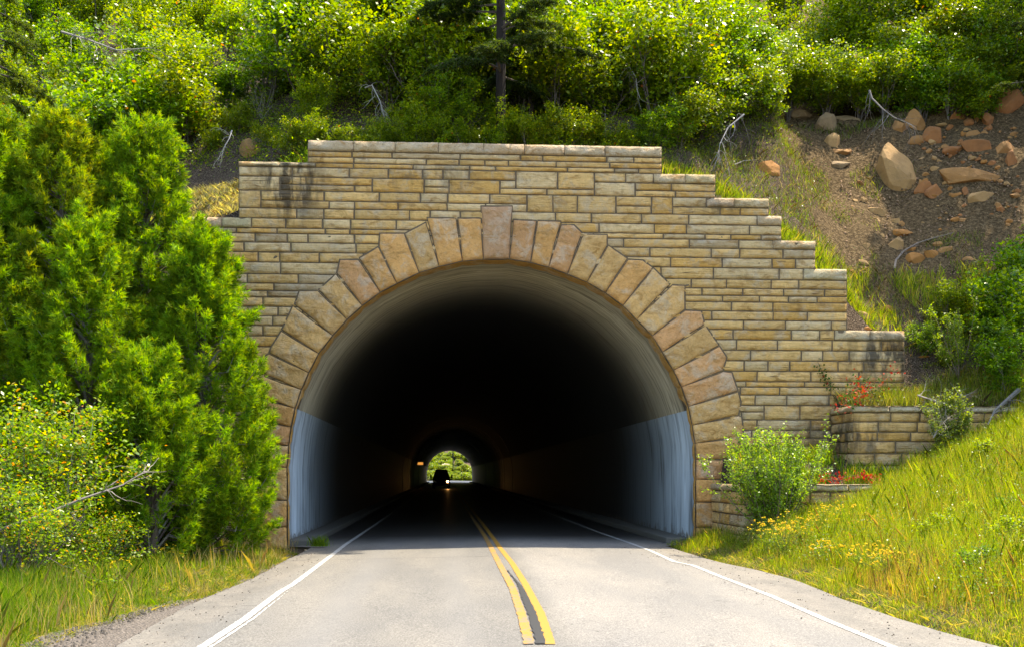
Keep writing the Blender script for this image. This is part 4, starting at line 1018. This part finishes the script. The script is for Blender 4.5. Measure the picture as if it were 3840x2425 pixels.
def f_bed2(n, g_):
    x = g_.uniform(9.3, 12.6, n); y = g_.uniform(23.8, 25.0, n); return np.stack([x, y, H(x, y)], 1)
weeds('weeds', 'dull green weeds crowding the upper planter bed', 260, f_bed2, .05, [(.08, .13, .02), (.12, .15, .02), (.20, .14, .06), (.05, .09, .015)], [4, 3, 1.2, 3], 23, 24, .14)
blades('dry_grass', 'dry stalks and dull grass on the upper planter bed', 5000, f_bed2, .12, .5, .004, [(.22, .19, .12), (.12, .14, .04), (.10, .07, .04)], [3, 3, 2], 24, lean=.5)
fb = [make_wand_shrub('', 0, 0, 900 + i, height=.62, nst=16, spread=.85, leaf=.035, cols=[[(.20, .28, .02), (.28, .33, .02), (.12, .18, .015)], [(.10, .19, .02), (.15, .25, .02), (.08, .13, .015)]][i], name='bushy_weed', z=0) for i in range(2)]
spw = random.Random(8)
for (px, py, lb) in [(3600, 1980, 'below the pale sunk rock'), (3700, 1750, 'high on the grass bank'), (3500, 2060, 'in the middle of the bank'),                      (3650, 2180, 'above the road bend of the bank'), (3780, 1950, 'at the right edge, mid bank'), (3560, 1680, 'below the leaning log'), (3760, 2080, 'at the right edge, lower bank')]:
    x, y, z = onG(px, py); k = spw.randint(0, 1); put(fb[k], x, y, z - .16, spw.uniform(.8, 1.2), ('yellow-green' if k == 0 else 'fresh green') + ' bushy weed ' + lb, spw.uniform(0, 6), cat='weed', group='bushy weeds on the right bank')
def fscree():
    qx, qy = rng.uniform(3150, 3830), rng.uniform(420, 1030); x, y, z = onG(qx, qy, 25.9); return x, y, z
pebbles(1600, 'scree', fscree, .032, 'angular gravel and small stones strewn over the bare rocky slope', .08, .34, (1, .62, .34))
def f_bank(n, g_):
    P = f_hill(n, g_); return P[P[:, 0] < 11.5]
weeds('weeds', 'small dark leafy weeds among the roots behind the right wall steps', 900, f_bank, .05, [(.05, .10, .012), (.08, .14, .015), (.04, .07, .012)], [4, 3, 3], 25, 12, .11)
def f_brown(n, g_):
    P = f_right(n, g_); return P[(vn(P[:, 0], P[:, 1], 1.1, 55) > .12) & (P[:, 0] - xr_edge(P[:, 1]) > .8)]
blades('seed_grass', 'straw and brown dead stalks standing in patches on the right bank', 30000, f_brown, .3, .62, .0035, [(.30, .22, .11), (.40, .31, .15), (.16, .11, .06)], [3, 3, 2], 27, lean=.3)
def f_brownl(n, g_):
    P = f_left(n, g_); return P[vn(P[:, 0], P[:, 1], 1.1, 57) > .1]
blades('seed_grass', 'tan seed stalks standing in patches in the left verge', 16000, f_brownl, .28, .55, .0035, [(.34, .26, .13), (.42, .33, .17), (.20, .22, .05)], [3, 2, 3], 28, lean=.25)
# flowers
def flower_plant(label, x, y, seed, h_=.6, n=70, spread=.35, group=None):
    r = random.Random(seed); g_ = np.random.default_rng(seed); root = thing('flowering_plant', label, 'flowers', (x, y, h1(x, y)), group=group); mb = MB(); heads = []; LP = []
    for i in range(n):
        a = r.uniform(0, 6.28); rr = spread * math.sqrt(r.random()); tp = Vector((math.cos(a) * rr, math.sin(a) * rr, h_ * r.uniform(.65, 1.08) * (1 - .35 * rr / spread)))
        mb.tube([tp * .05, tp * .55 + Vector((0, 0, .03)), tp], [.004, .003, .002], 3, (.14, .20, .03), cap=False)
        LP.append(np.array(tp) * g_.uniform(.2, .9, (9, 1)) + g_.normal(size=(9, 3)) * .03)
        for k in range(r.randint(1, 3)):
            c_ = tp + Vector((r.gauss(0, .02), r.gauss(0, .02), r.gauss(0, .015))); s_ = r.uniform(.014, .024); t_ = Vector((r.gauss(0, .4), r.gauss(-.5, .4), 1)).normalized(); u = t_.orthogonal().normalized(); v = t_.cross(u)
            fl = MB(); heads.append(fl); V = [c_ + (u * math.cos(q_ * 1.047) + v * math.sin(q_ * 1.047)) * s_ * (1.15 if q_ % 2 else .75) for q_ in range(6)] + [c_ + t_ * s_ * .45]
            fl.add(V, [(q_, (q_ + 1) % 6, 6) for q_ in range(6)], (.72, r.uniform(.42, .52), .008))
    mb.build('stems', m_bark, root); P = np.concatenate(LP); V, Fc, cc = leaves(P, .05, .012, g_, pal(g_, len(P), G2, [5, 4, 4, 1, .2])); arr_mesh('foliage', V, Fc, m_leaf, root, col=cc)
    for fl in heads[:95]: fl.build('flower_head', m_petal, root)
    return root
fp = [(2880, 2075, .62, 'yellow flowering plant at the foot of the bright green shrub'), (2940, 2085, .7, 'dense yellow flower clump right below the bright green shrub'), (3010, 2060, .6, 'yellow flower clump between the shrub and the low planter wall'),
      (3085, 2020, .6, 'yellow flowers in front of the low planter wall'), (3170, 1990, .55, 'yellow flowers on the bank right of the low planter wall middle'), (3250, 2015, .5, 'scattered yellow flowers midway up the right bank'),
      (3260, 2150, .55, 'yellow flowers low on the bank near the pavement edge'), (3330, 2170, .5, 'yellow flower clump beside the rusty seed grass'), (3120, 2110, .45, 'sparse yellow flowers on the lower slope near the road'),
      (590, 2100, .6, 'yellow flower clump in the grass left of the portal foot'), (640, 2130, .45, 'small yellow flowers at the edge of the juniper on the left'), (455, 2170, .35, 'few yellow flowers in the tall left grass')]
for i, (px, py, h_, lb) in enumerate(fp):
    x, y, z = onG(px, py); flower_plant(lb, x, y, 400 + i, h_ * (1.2 if i < 5 else 1), 36 if i < 9 else 26, .42 if i < 9 else .25)
def creeper(label, pts, seed, red=.8, n=160, r_=.12, wall=False):
    g_ = np.random.default_rng(seed); rr = random.Random(seed); O = Vector(pts[0]); root = thing('creeper', label, 'vine', tuple(O)); mb = MB(); mb.tube([Vector(p) - O for p in pts], .006, 3, (.2, .1, .06)); mb.build('stems', m_bark, root)
    q_ = np.array(pts) - np.array(O); k = g_.integers(0, len(q_) - 1, n); t = g_.random((n, 1)); P = q_[k] * (1 - t) + q_[k + 1] * t + g_.normal(size=(n, 3)) * r_ * np.array([1, .25 if wall else .8, .7])
    cs = pal(g_, n, [(.36, .02, .012), (.40, .06, .012), (.05, .11, .015), (.09, .15, .02)], [red * 5, red * 3, (1 - red) * 6, (1 - red) * 4]); V, Fc, cc = leaves(P, .07, .045, g_, cs, up=.2); arr_mesh('foliage', V, Fc, m_petal, root, col=cc)
def A(px, py, Y): return unY(px, py, Y)
creeper('green creeper hanging on the wall right of the arch', [A(3065, 1350, 24.9), A(3085, 1400, 24.9), A(3100, 1430, 24.9), A(3130, 1460, 24.9)], 501, .05, 90, .07, True)
creeper('red and green creeper spilling over the corner of the upper planter wall', [A(3130, 1540, 23.4), A(3180, 1500, 23.45), A(3230, 1480, 23.6), A(3200, 1430, 24.2), A(3260, 1450, 24.0)], 502, .6, 260, .13)
creeper('small red creeper leaves above the upper planter wall', [A(3240, 1470, 24.3), A(3290, 1450, 24.4), A(3370, 1375, 24.6)], 503, .7, 70, .1)
creeper('scarlet creeper lying on the low planter bed', [A(3085, 1798, 22.6), A(3150, 1790, 22.8), A(3210, 1780, 22.9), A(3260, 1790, 22.7), A(3300, 1800, 22.6)], 504, .95, 230, .10)
creeper('dark green creeper at the foot of the right arch stones', [A(2735, 1800, 24.85), A(2750, 1850, 24.85), A(2800, 1860, 24.7)], 505, .0, 90, .1)

# ------------------------------------------------------------------ rocks
def make_rock(name, label, px, py, wpx, hpx, seed, col, tilt=0, taper=0, group=None, flat=.7, sink=.28, crop=.5916, ox=2700, oy=300, y0=24):
    cx, cy = ox + px * crop, oy + py * crop; x, y, z = onG(cx, cy + hpx * crop * .15, y0); D = math.hypot(x, y); s_ = D / F * crop
    s_ *= 1.1 if wpx > 60 and ox == 2700 else 1; W_, H_ = wpx * s_, hpx * s_; zc = unY(cx, cy, y)[2]
    bm = bmesh.new(); bmesh.ops.create_icosphere(bm, subdivisions=3, radius=1.0); rr = random.Random(seed)
    planes = [(Vector((rr.gauss(0, 1), rr.gauss(0, 1), rr.gauss(0, .8))).normalized(), rr.uniform(.45, .8)) for _ in range(13)]
    for v in bm.verts:
        for (n_, d_) in planes:
            k = v.co.dot(n_)
            if k > d_: v.co -= n_ * (k - d_)
        v.co *= 1 + .05 * noise.noise(v.co * 2.5 + Vector((seed, 0, 0)))
        if taper: v.co.x *= 1 - taper * v.co.z
    xs = [v.co.x for v in bm.verts]; zs = [v.co.z for v in bm.verts]; sx = W_ / (max(xs) - min(xs)); sz = H_ / (max(zs) - min(zs))
    ca, sa = math.cos(tilt), math.sin(tilt)
    for v in bm.verts:
        a, b_, c_ = v.co.x * sx, v.co.y * flat * (W_ + H_) / 4, v.co.z * sz; v.co = Vector((a * ca - c_ * sa, b_, a * sa + c_ * ca))
    me = bpy.data.meshes.new(name); bm.to_mesh(me); bm.free()
    col = tuple(c_ * k_ for c_, k_ in zip(col, (.82, .72, .6)))
    at = me.attributes.new('tint', 'FLOAT_COLOR', 'FACE'); at.data.foreach_set('color', np.tile(np.array([*col, 1], np.float32), len(me.polygons)))
    me.materials.append(m_rock); o_ = bpy.data.objects.new(name, me); C.objects.link(o_)
    md = o_.modifiers.new('bevel', 'BEVEL'); md.width = .012; md.segments = 1
    o_.location = (x, y + .10 * (W_ + H_) / 2, zc); tag(o_, label, 'rock', group); return o_
TAN = (.42, .24, .09); PALE = (.46, .31, .14); RED = (.38, .18, .065); OCH = (.40, .20, .05); GRY = (.30, .23, .14)
rocks = [(1110, 580, 215, 370, PALE, 0, .3, 'largest boulder, tall and tapering to a narrow top, on the bare slope'), (710, 400, 92, 140, PALE, -.2, .1, 'upright rounded tan rock below the leafy rim'),
 (760, 462, 135, 66, TAN, .25, 0, 'wedge rock leaning right under the upright rounded rock'), (750, 540, 105, 60, GRY, 0, 0, 'shaded flat rock below the wedge rock'), (310, 570, 155, 120, OCH, .1, 0, 'ochre pitted rock in the grass above the wall steps'),
 (685, 290, 120, 150, GRY, 0, 0, 'dark rock half hidden by oak leaves above the upright rock'), (820, 268, 150, 90, GRY, 0, 0, 'shadowed rock under the hanging roots'), (510, 208, 160, 70, GRY, -.15, 0, 'flat grey rock jutting from the leaves, leftmost on the rim'),
 (1145, 310, 110, 120, TAN, 0, 0, 'mossy rock left of the pointed one on the rim'), (1245, 285, 105, 165, TAN, .1, .3, 'pointed tan rock on the rim above the largest boulder'), (1235, 385, 90, 55, TAN, .3, 0, 'small rock wedged under the pointed one'),
 (1350, 365, 120, 118, RED, 0, .1, 'round reddish rock right of the pointed one'), (1515, 240, 100, 65, RED, -.2, 0, 'angular rock high under the oaks'), (1580, 275, 60, 75, RED, 0, 0, 'small upright rock high on the scar'), (1630, 235, 38, 80, TAN, 0, 0, 'narrow sunlit stone standing high on the scar'),
 (1700, 250, 70, 80, RED, 0, 0, 'rounded rock near the top right of the scar'), (1835, 150, 165, 185, RED, 0, .15, 'big cracked reddish boulder at the top right of the scar'), (1620, 345, 90, 65, TAN, .3, 0, 'slanting rock above the long lens-shaped one'),
 (1650, 436, 210, 96, RED, 0, 0, 'lens-shaped rust rock across the upper scar'), (1805, 460, 95, 135, TAN, -.75, 0, 'tilted slab leaning against the lens-shaped rock'), (1850, 525, 70, 120, RED, -.4, 0, 'narrow tilted rock at the right end of the scar'),
 (1475, 452, 100, 50, RED, 0, 0, 'low flat rock left of the lens-shaped one'), (1590, 622, 380, 105, TAN, -.12, 0, 'long wedge slab, widest rock of the scar'), (1660, 745, 165, 100, PALE, .45, 0, 'pale angular rock below the long slab'),
 (1365, 715, 105, 100, RED, 0, .2, 'trapezoid rock right below the largest boulder'), (1290, 700, 75, 110, RED, -.5, 0, 'slanting rock between the largest boulder and the trapezoid one'), (990, 842, 105, 62, PALE, 0, 0, 'rounded pale rock topping a pair under the largest boulder'),
 (985, 892, 68, 34, PALE, 0, 0, 'small pale rock under the rounded one'), (1160, 972, 112, 48, OCH, -.1, 0, 'flat ochre rock in the middle of the lower scar'), (1120, 1046, 104, 100, PALE, .3, 0, 'blocky tan rock below the flat ochre one'),
 (930, 1060, 60, 54, PALE, 0, 0, 'lone pale round stone left of the blocky rock'), (1225, 1145, 120, 84, OCH, .1, 0, 'squat rock under the curved pale branch'), (1345, 1110, 100, 88, OCH, -.1, 0, 'cube-like ochre rock right of the curved branch'),
 (1387, 1045, 60, 44, TAN, 0, 0, 'small rock above the cube-like one'), (1436, 1082, 74, 66, TAN, 0, 0, 'rock right of the cube-like one'), (1600, 1105, 100, 38, TAN, 0, 0, 'flat rock on the sunny ledge, upper of two'), (1585, 1152, 80, 58, TAN, 0, 0, 'rock on the sunny ledge, lower of two')]
for i, (a, b_, c_, d_, col, tl, tp, lb) in enumerate(rocks): make_rock('rock', lb, a, b_, c_, d_, 600 + i, col, tl, tp)
small = [(890, 660, 45, 45), (860, 770, 50, 35), (915, 765, 45, 35), (850, 820, 50, 50), (850, 865, 50, 40), (865, 900, 40, 30), (1120, 895, 50, 45), (1155, 915, 40, 40), (1330, 450, 45, 38), (1310, 602, 45, 35), (1300, 640, 40, 35), (1215, 640, 30, 45), (1272, 645, 26, 34),
         (1500, 732, 70, 28), (1560, 715, 40, 60), (1440, 655, 50, 35), (1465, 690, 40, 26), (1550, 800, 34, 26), (1640, 820, 60, 22), (1730, 530, 60, 36), (1755, 560, 40, 26), (1675, 520, 40, 26), (1030, 990, 30, 40), (840, 1228, 50, 50), (920, 1165, 70, 40), (1055, 1460, 90, 50), (900, 1497, 110, 60), (1215, 1075, 60, 36), (1458, 485, 24, 20), (1545, 350, 26, 46), (1410, 285, 90, 24), (1285, 500, 60, 20)]
rr = random.Random(4)
for k in range(90):
    q_ = rr.random() ** 2; small.append((rr.uniform(1230, 1900), rr.uniform(300, 950), 16 + 44 * q_, 11 + 30 * q_))
for i, (a, b_, c_, d_) in enumerate(small): make_rock('stone', 'small tan stone lying on the bare rocky slope', a, b_, c_, d_, 700 + i, rr.choice([TAN, RED, PALE, OCH]), rr.uniform(-.4, .4), group='small stones on the rocky slope')
for i, (a, b_, c_, d_, lb) in enumerate([(1270, 222, 80, 30, 'small sunlit flat rock on top of the lowest wall step'), (1985, 662, 62, 66, 'rounded ochre rock near the top of the grey log'), (1930, 640, 60, 60, 'rounded shaded rock left of the ochre one by the log'), (1540, 650, 74, 66, 'tan rock in the weeds above the upper planter wall'),
                                        (1625, 402, 80, 28, 'flat stone topping a small stack in the shade'), (1620, 432, 66, 30, 'stone under the flat one in the shaded stack'), (1540, 395, 60, 26, 'stone left of the shaded stack'), (2200, 1158, 150, 30, 'pale flat rock half sunk in the right grass bank'), (1190, 1090 + 470, 70, 26, 'white stone among the yellow flowers')]):
    make_rock('rock', lb, a, b_, c_, d_, 800 + i, PALE if i in (7, 8) else OCH, 0, 0, crop=.5916, ox=2500, oy=1100, y0=12)
x, y, z = onG(940, 590, 25.8); make_rock('rock', 'shaded boulder in the undergrowth above the left wall step', 430, 300, 95, 95, 850, (.34, .22, .09), crop=1.0, ox=520, oy=270, y0=25.8)

# dead wood
def hp(px, py, lift=.06, y0=25.6): x, y, z = onG(px, py, y0); return (x, y - .05, z + lift)
def K(a, b_): return hp(2700 + a * .5916, 300 + b_ * .5916)
dead_branch('fallen_branch', 'curved pale bare branch lying on the lower scar', 'branch', [K(1100, 1215), K(1110, 1160), K(1160, 1100), K(1250, 1050), K(1350, 1018), K(1480, 985)], .035, 1, 5, (.22, .17, .13), .25)
dead_branch('fallen_branch', 'thin straight stick lying behind the second right step', 'branch', [K(90, 555), K(150, 530), K(230, 525)], .018, 2, 4, GREYW, .2)
lg = [unY(2500 + a * .5916, 1100 + b_ * .5916, yy_) for a, b_, yy_ in ((2230, 610, 23.6), (2150, 680, 23.2), (2080, 740, 22.9), (2035, 830, 22.6))]
dead_branch('leaning_log', 'weathered grey log leaning down the right bank', 'log', lg, .055, 3, 3, (.13, .12, .11), .3)
dead_branch('dead_branch', 'white bare twigs hanging above the left wall step', 'branch', [A(870, 490, 26.4), A(860, 520, 26.2), A(840, 555, 26.1), A(830, 590, 26.05)], .016, 4, 10, (.36, .34, .31), .3, .4)
dead_branch('dead_branch', 'pale bare branch drooping in front of the oaks above the portal', 'branch', [A(1370, 330, 27.6), A(1395, 320, 27.4), A(1425, 380, 27.2), A(1440, 440, 27.1)], .022, 5, 16, (.30, .28, .25), .45, .5)
dead_branch('dead_branch', 'long grey bare branch hanging in the thicket right of the fir', 'branch', [A(2520, 60, 28.5), A(2590, 110, 28.2), A(2610, 190, 28.0), A(2615, 280, 27.9), A(2600, 340, 27.8)], .025, 6, 16, (.28, .26, .23), .55, .3)
dead_branch('dead_branch', 'short bare grey branch in the thicket left of the long hanging one', 'branch', [A(2350, 240, 27.8), A(2385, 290, 27.6), A(2390, 340, 27.5), A(2400, 370, 27.4)], .018, 8, 12, (.28, .26, .23), .45, .4)
dead_branch('dead_shrub', 'grey dead branches and roots hanging over the rocks under the oaks', 'dead shrub', [A(3260, 340, 28.3), A(3270, 370, 28.2), A(3310, 410, 28.0), A(3350, 440, 27.9), A(3420, 470, 27.7)], .03, 9, 13, (.17, .15, .14), .6, .4)
dead_branch('dead_branch', 'grey dead limb reaching through the oaks at upper left', 'branch', [A(230, 120, 27.5), A(330, 150, 27.4), A(440, 190, 27.2), A(560, 180, 27.2)], .03, 10, 18, (.26, .24, .22), .6, .1)
dead_branch('dead_branch', 'grey roots reaching from the leaves behind the first right step', 'branch', [A(2790, 430, 27.6), A(2730, 480, 27.3), A(2700, 540, 27.0), A(2690, 600, 26.9)], .022, 12, 18, (.30, .28, .27), .5, .5)
dead_branch('dead_shrub', 'dry grey twigs tangled over the upper planter wall coping', 'dead shrub', [A(3440, 1480, 23.5), A(3500, 1500, 23.4), A(3560, 1520, 23.3), A(3600, 1490, 23.4)], .02, 13, 46, (.27, .23, .20), .42, .25)
dead_branch('dead_shrub', 'dry twiggy skeleton behind the pale green shrub', 'dead shrub', [A(3500, 1640, 22.6), A(3520, 1600, 22.6), A(3560, 1560, 22.6)], .014, 14, 24, (.32, .27, .22), .4, 0)
dead_branch('fallen_branch', 'dead sticks in front of the low planter wall', 'branch', [A(3120, 1915, 21.9), A(3160, 1880, 21.9), A(3230, 1860, 22.0)], .014, 15, 8, (.30, .26, .23), .3, 0)
# small grass tuft growing at the kerb inside the tunnel mouth
tf = lambda n, g_: np.stack([unG(1195, 2045)[0] + g_.normal(0, .10, n), unG(1195, 2045)[1] + g_.normal(0, .08, n), np.full(n, -.01)], 1)
o_ = blades('grass_tuft', 'small grass tuft at the left kerb inside the tunnel mouth', 260, tf, .1, .3, .006, G1, [5, 4, 3, 0.1, .1], 33); o_['category'] = 'grass tuft'; del o_['kind']

# ------------------------------------------------------------------ van in the tunnel
m_body = flat_mat('dark van paint', (.02, .02, .024), .35); m_glass = flat_mat('van glass', (.02, .025, .03), .08, spec=.8); m_rub = flat_mat('rubber', (.012, .012, .012), .8); m_chr = flat_mat('bright trim', (.4, .4, .4), .3, .8)
m_lamp, t, b, o = M('headlight lens'); b.inputs['Base Color'].default_value = (.8, .7, .5, 1); b.inputs['Emission Color'].default_value = (1, .5, .16, 1); b.inputs['Emission Strength'].default_value = 9
m_lens = flat_mat('unlit lens', (.25, .25, .25), .2)
VY = 119.0; vx = unY(1655, 1800, VY)[0]
van = thing('van', 'dark van with one bright headlight driving towards the camera deep in the tunnel', 'van', (vx, VY, .02))
vb = MB(); hw_ = .93      # cross sections along the length: (y, z0, zbelt, zroof, half width low, half width roof)
secs = [(0, .45, .85, .95, .80, .74), (.12, .35, 1.05, 1.12, .93, .84), (1.05, .35, 1.15, 1.28, .95, .86), (1.9, .35, 1.2, 2.05, .96, .70), (2.3, .35, 1.2, 2.16, .96, .66), (4.9, .35, 1.2, 2.14, .96, .66), (5.1, .4, 1.15, 2.0, .92, .64)]
V = []
for (y, z0, zb, zr, a, c_) in secs: V += [(-a * .9, y, z0), (-a, y, z0 + .2), (-a, y, zb), (-c_, y, zr - .06), (-c_ * .8, y, zr), (c_ * .8, y, zr), (c_, y, zr - .06), (a, y, zb), (a, y, z0 + .2), (a * .9, y, z0)]
Fs = []; k = 10
for i in range(len(secs) - 1):
    for j in range(k): Fs.append((i * k + j, i * k + (j + 1) % k, (i + 1) * k + (j + 1) % k, (i + 1) * k + j))
Fs += [tuple(range(k)), tuple((len(secs) - 1) * k + j for j in range(k))[::-1]]
vb.add(V, Fs); vb.build('body', m_body, van, True)
wsd = MB(); wsd.add([(-.82, 1.06, 1.33), (.82, 1.06, 1.33), (.62, 1.84, 2.0), (-.62, 1.84, 2.0)], [(0, 1, 2, 3)]); wsd.build('windshield', m_glass, van)
gr_ = MB(); gr_.box((-.5, -.04, .62), (.5, .02, .88)); gr_.build('grille', m_rub, van); bp = MB(); bp.box((-.92, -.14, .36), (.92, .06, .56)); bp.build('bumper', m_rub, van, bevel=.03)
for s_ in (-1, 1):
    hl = MB(); hl.tube([(s_ * .70, -.05, .80), (s_ * .70, .1, .80)], .12, 12); hl.build('headlight', m_lamp if s_ > 0 else m_lens, van)
    mr = MB(); mr.tube([(s_ * .9, 1.2, 1.28), (s_ * 1.1, 1.15, 1.3)], .025, 5); mr.box((min(s_ * 1.08, s_ * 1.26), 1.1, 1.16), (max(s_ * 1.08, s_ * 1.26), 1.2, 1.55)); mr.tube([(s_ * .9, 1.2, 1.0), (s_ * 1.04, 1.15, 1.0)], .02, 5); mr.box((min(s_ * 1.0, s_ * 1.16), 1.1, .93), (max(s_ * 1.0, s_ * 1.16), 1.18, 1.06)); mr.build('mirror', m_rub, van)
    for yw in (.85, 4.2):
        wh = MB(); x0, x1 = sorted((s_ * .98, s_ * .72)); wh.tube([(x0, yw, .34), (x1, yw, .34)], .34, 18); w_ = wh.build('wheel', m_rub, van); hb = MB(); xx = s_ * .985; hb.tube([(xx, yw, .34), (xx + s_ * .01, yw, .34)], .18, 12); hb.build('rim', m_chr, w_)
rk = MB()
for s_ in (-.5, .5): rk.tube([(s_, 2.3, 2.24), (s_, 4.7, 2.24)], .02, 5)
for yy_ in (2.4, 3.2, 4.0, 4.6): rk.tube([(-.58, yy_, 2.25), (.58, yy_, 2.25)], .02, 5); rk.tube([(-.5, yy_, 2.1), (-.5, yy_, 2.25)], .015, 5); rk.tube([(.5, yy_, 2.1), (.5, yy_, 2.25)], .015, 5)
rk.build('roof_rack', m_rub, van)
sp_ = bpy.data.lights.new('headlight_beam', 'SPOT'); sp_.energy = 5; sp_.color = (1, .5, .16); sp_.spot_size = R(85); sp_.spot_blend = .8; sp_.shadow_soft_size = .1
so2 = bpy.data.objects.new('headlight_beam', sp_); C.objects.link(so2); so2.parent = van; so2.location = (.70, -.22, .80); so2.rotation_euler = (R(83), 0, R(180))
# small amber box on the left tunnel wall, lit look added as faint emission
wl = MB(); qx = IN[5][0] + .12; sx_, _, sz_ = unY(1568, 1736, 150.0)
xin = -3.5; yq = 140.0; zq = unY(1571, 1736, yq)[2]; xq_ = unY(1571, 1736, yq)[0]
fx_ = thing('amber_wall_box', 'small glowing amber box on the left tunnel wall behind the van', 'wall box', (xq_, yq, zq))
m_amb, t, b, o = M('glowing amber face'); b.inputs['Base Color'].default_value = (.8, .4, .1, 1); b.inputs['Emission Color'].default_value = (1, .42, .08, 1); b.inputs['Emission Strength'].default_value = .2
a_ = MB(); a_.box((-.2, -.05, -.17), (.55, 0, .17)); a_.build('lens', m_amb, fx_); a_ = MB(); a_.box((-1.0, .0, -.2), (.58, .12, .2)); a_.build('housing', m_rub, fx_)

# ------------------------------------------------------------------ beyond the tunnel
r = random.Random(77); FARL = 'round green shrub on the sunny hillside beyond the far end of the tunnel'
FC = [(.13, .20, .03), (.17, .23, .03), (.09, .15, .02), (.26, .24, .03), (.4, .14, .03)]
fproto = [make_shrub('hillside_shrub', '', 'shrub', 900 + i, height=2.0, stems=6, lean=.8, lpt=22, cr=.6, leafL=.26, leafW=.2, cols=FC, cw=[4, 4, 3, 1, .1], maxlev=2) for i in range(4)]
for k in range(170):
    y = r.uniform(284, 325); x = r.uniform(-10, 14); z = h1(x, y)
    s_ = r.uniform(.7, 1.25); put(fproto[r.randint(0, 3)], x, y, z - .1, s_, FARL, r.uniform(0, 6.28), group='shrubs on the hillside beyond the tunnel')
mo = make_rock('rock', 'pale bare rock outcrop on the hillside beyond the tunnel', 0, 0, 36, 16, 880, (.6, .5, .38), crop=1.0, ox=1672, oy=1752, y0=240.0) if False else None
x, y = unY(1672, 1748, 298)[0], 298.0
bm = bmesh.new(); bmesh.ops.create_icosphere(bm, subdivisions=3, radius=1)
for v in bm.verts: v.co *= 1 + .2 * noise.noise(v.co * 2); v.co.x *= 1.6; v.co.z *= .9
me = bpy.data.meshes.new('rock_outcrop'); bm.to_mesh(me); bm.free(); at = me.attributes.new('tint', 'FLOAT_COLOR', 'FACE'); at.data.foreach_set('color', np.tile(np.array([.55, .46, .34, 1], np.float32), len(me.polygons))); me.materials.append(m_rock)
o_ = bpy.data.objects.new('rock_outcrop', me); C.objects.link(o_); o_.location = (x, y - 3, unY(1672, 1748, 295)[2]); tag(o_, 'pale bare rock outcrop on the hillside beyond the tunnel', 'rock')
pl = thing('utility_pole', 'thin dark pole with a short crossarm on the hillside seen through the tunnel', 'pole', (unY(1699, 1740, 292)[0], 292, unY(1699, 1735, 292)[2]))
m_ = MB(); m_.tube([(0, 0, -1.5), (0, 0, 4.5)], .14, 8); m_.build('post', m_rub, pl); m_ = MB(); m_.box((-.6, -.16, 1.5), (.6, -.14 + .2, 1.7)); m_.build('crossarm', m_rub, pl)
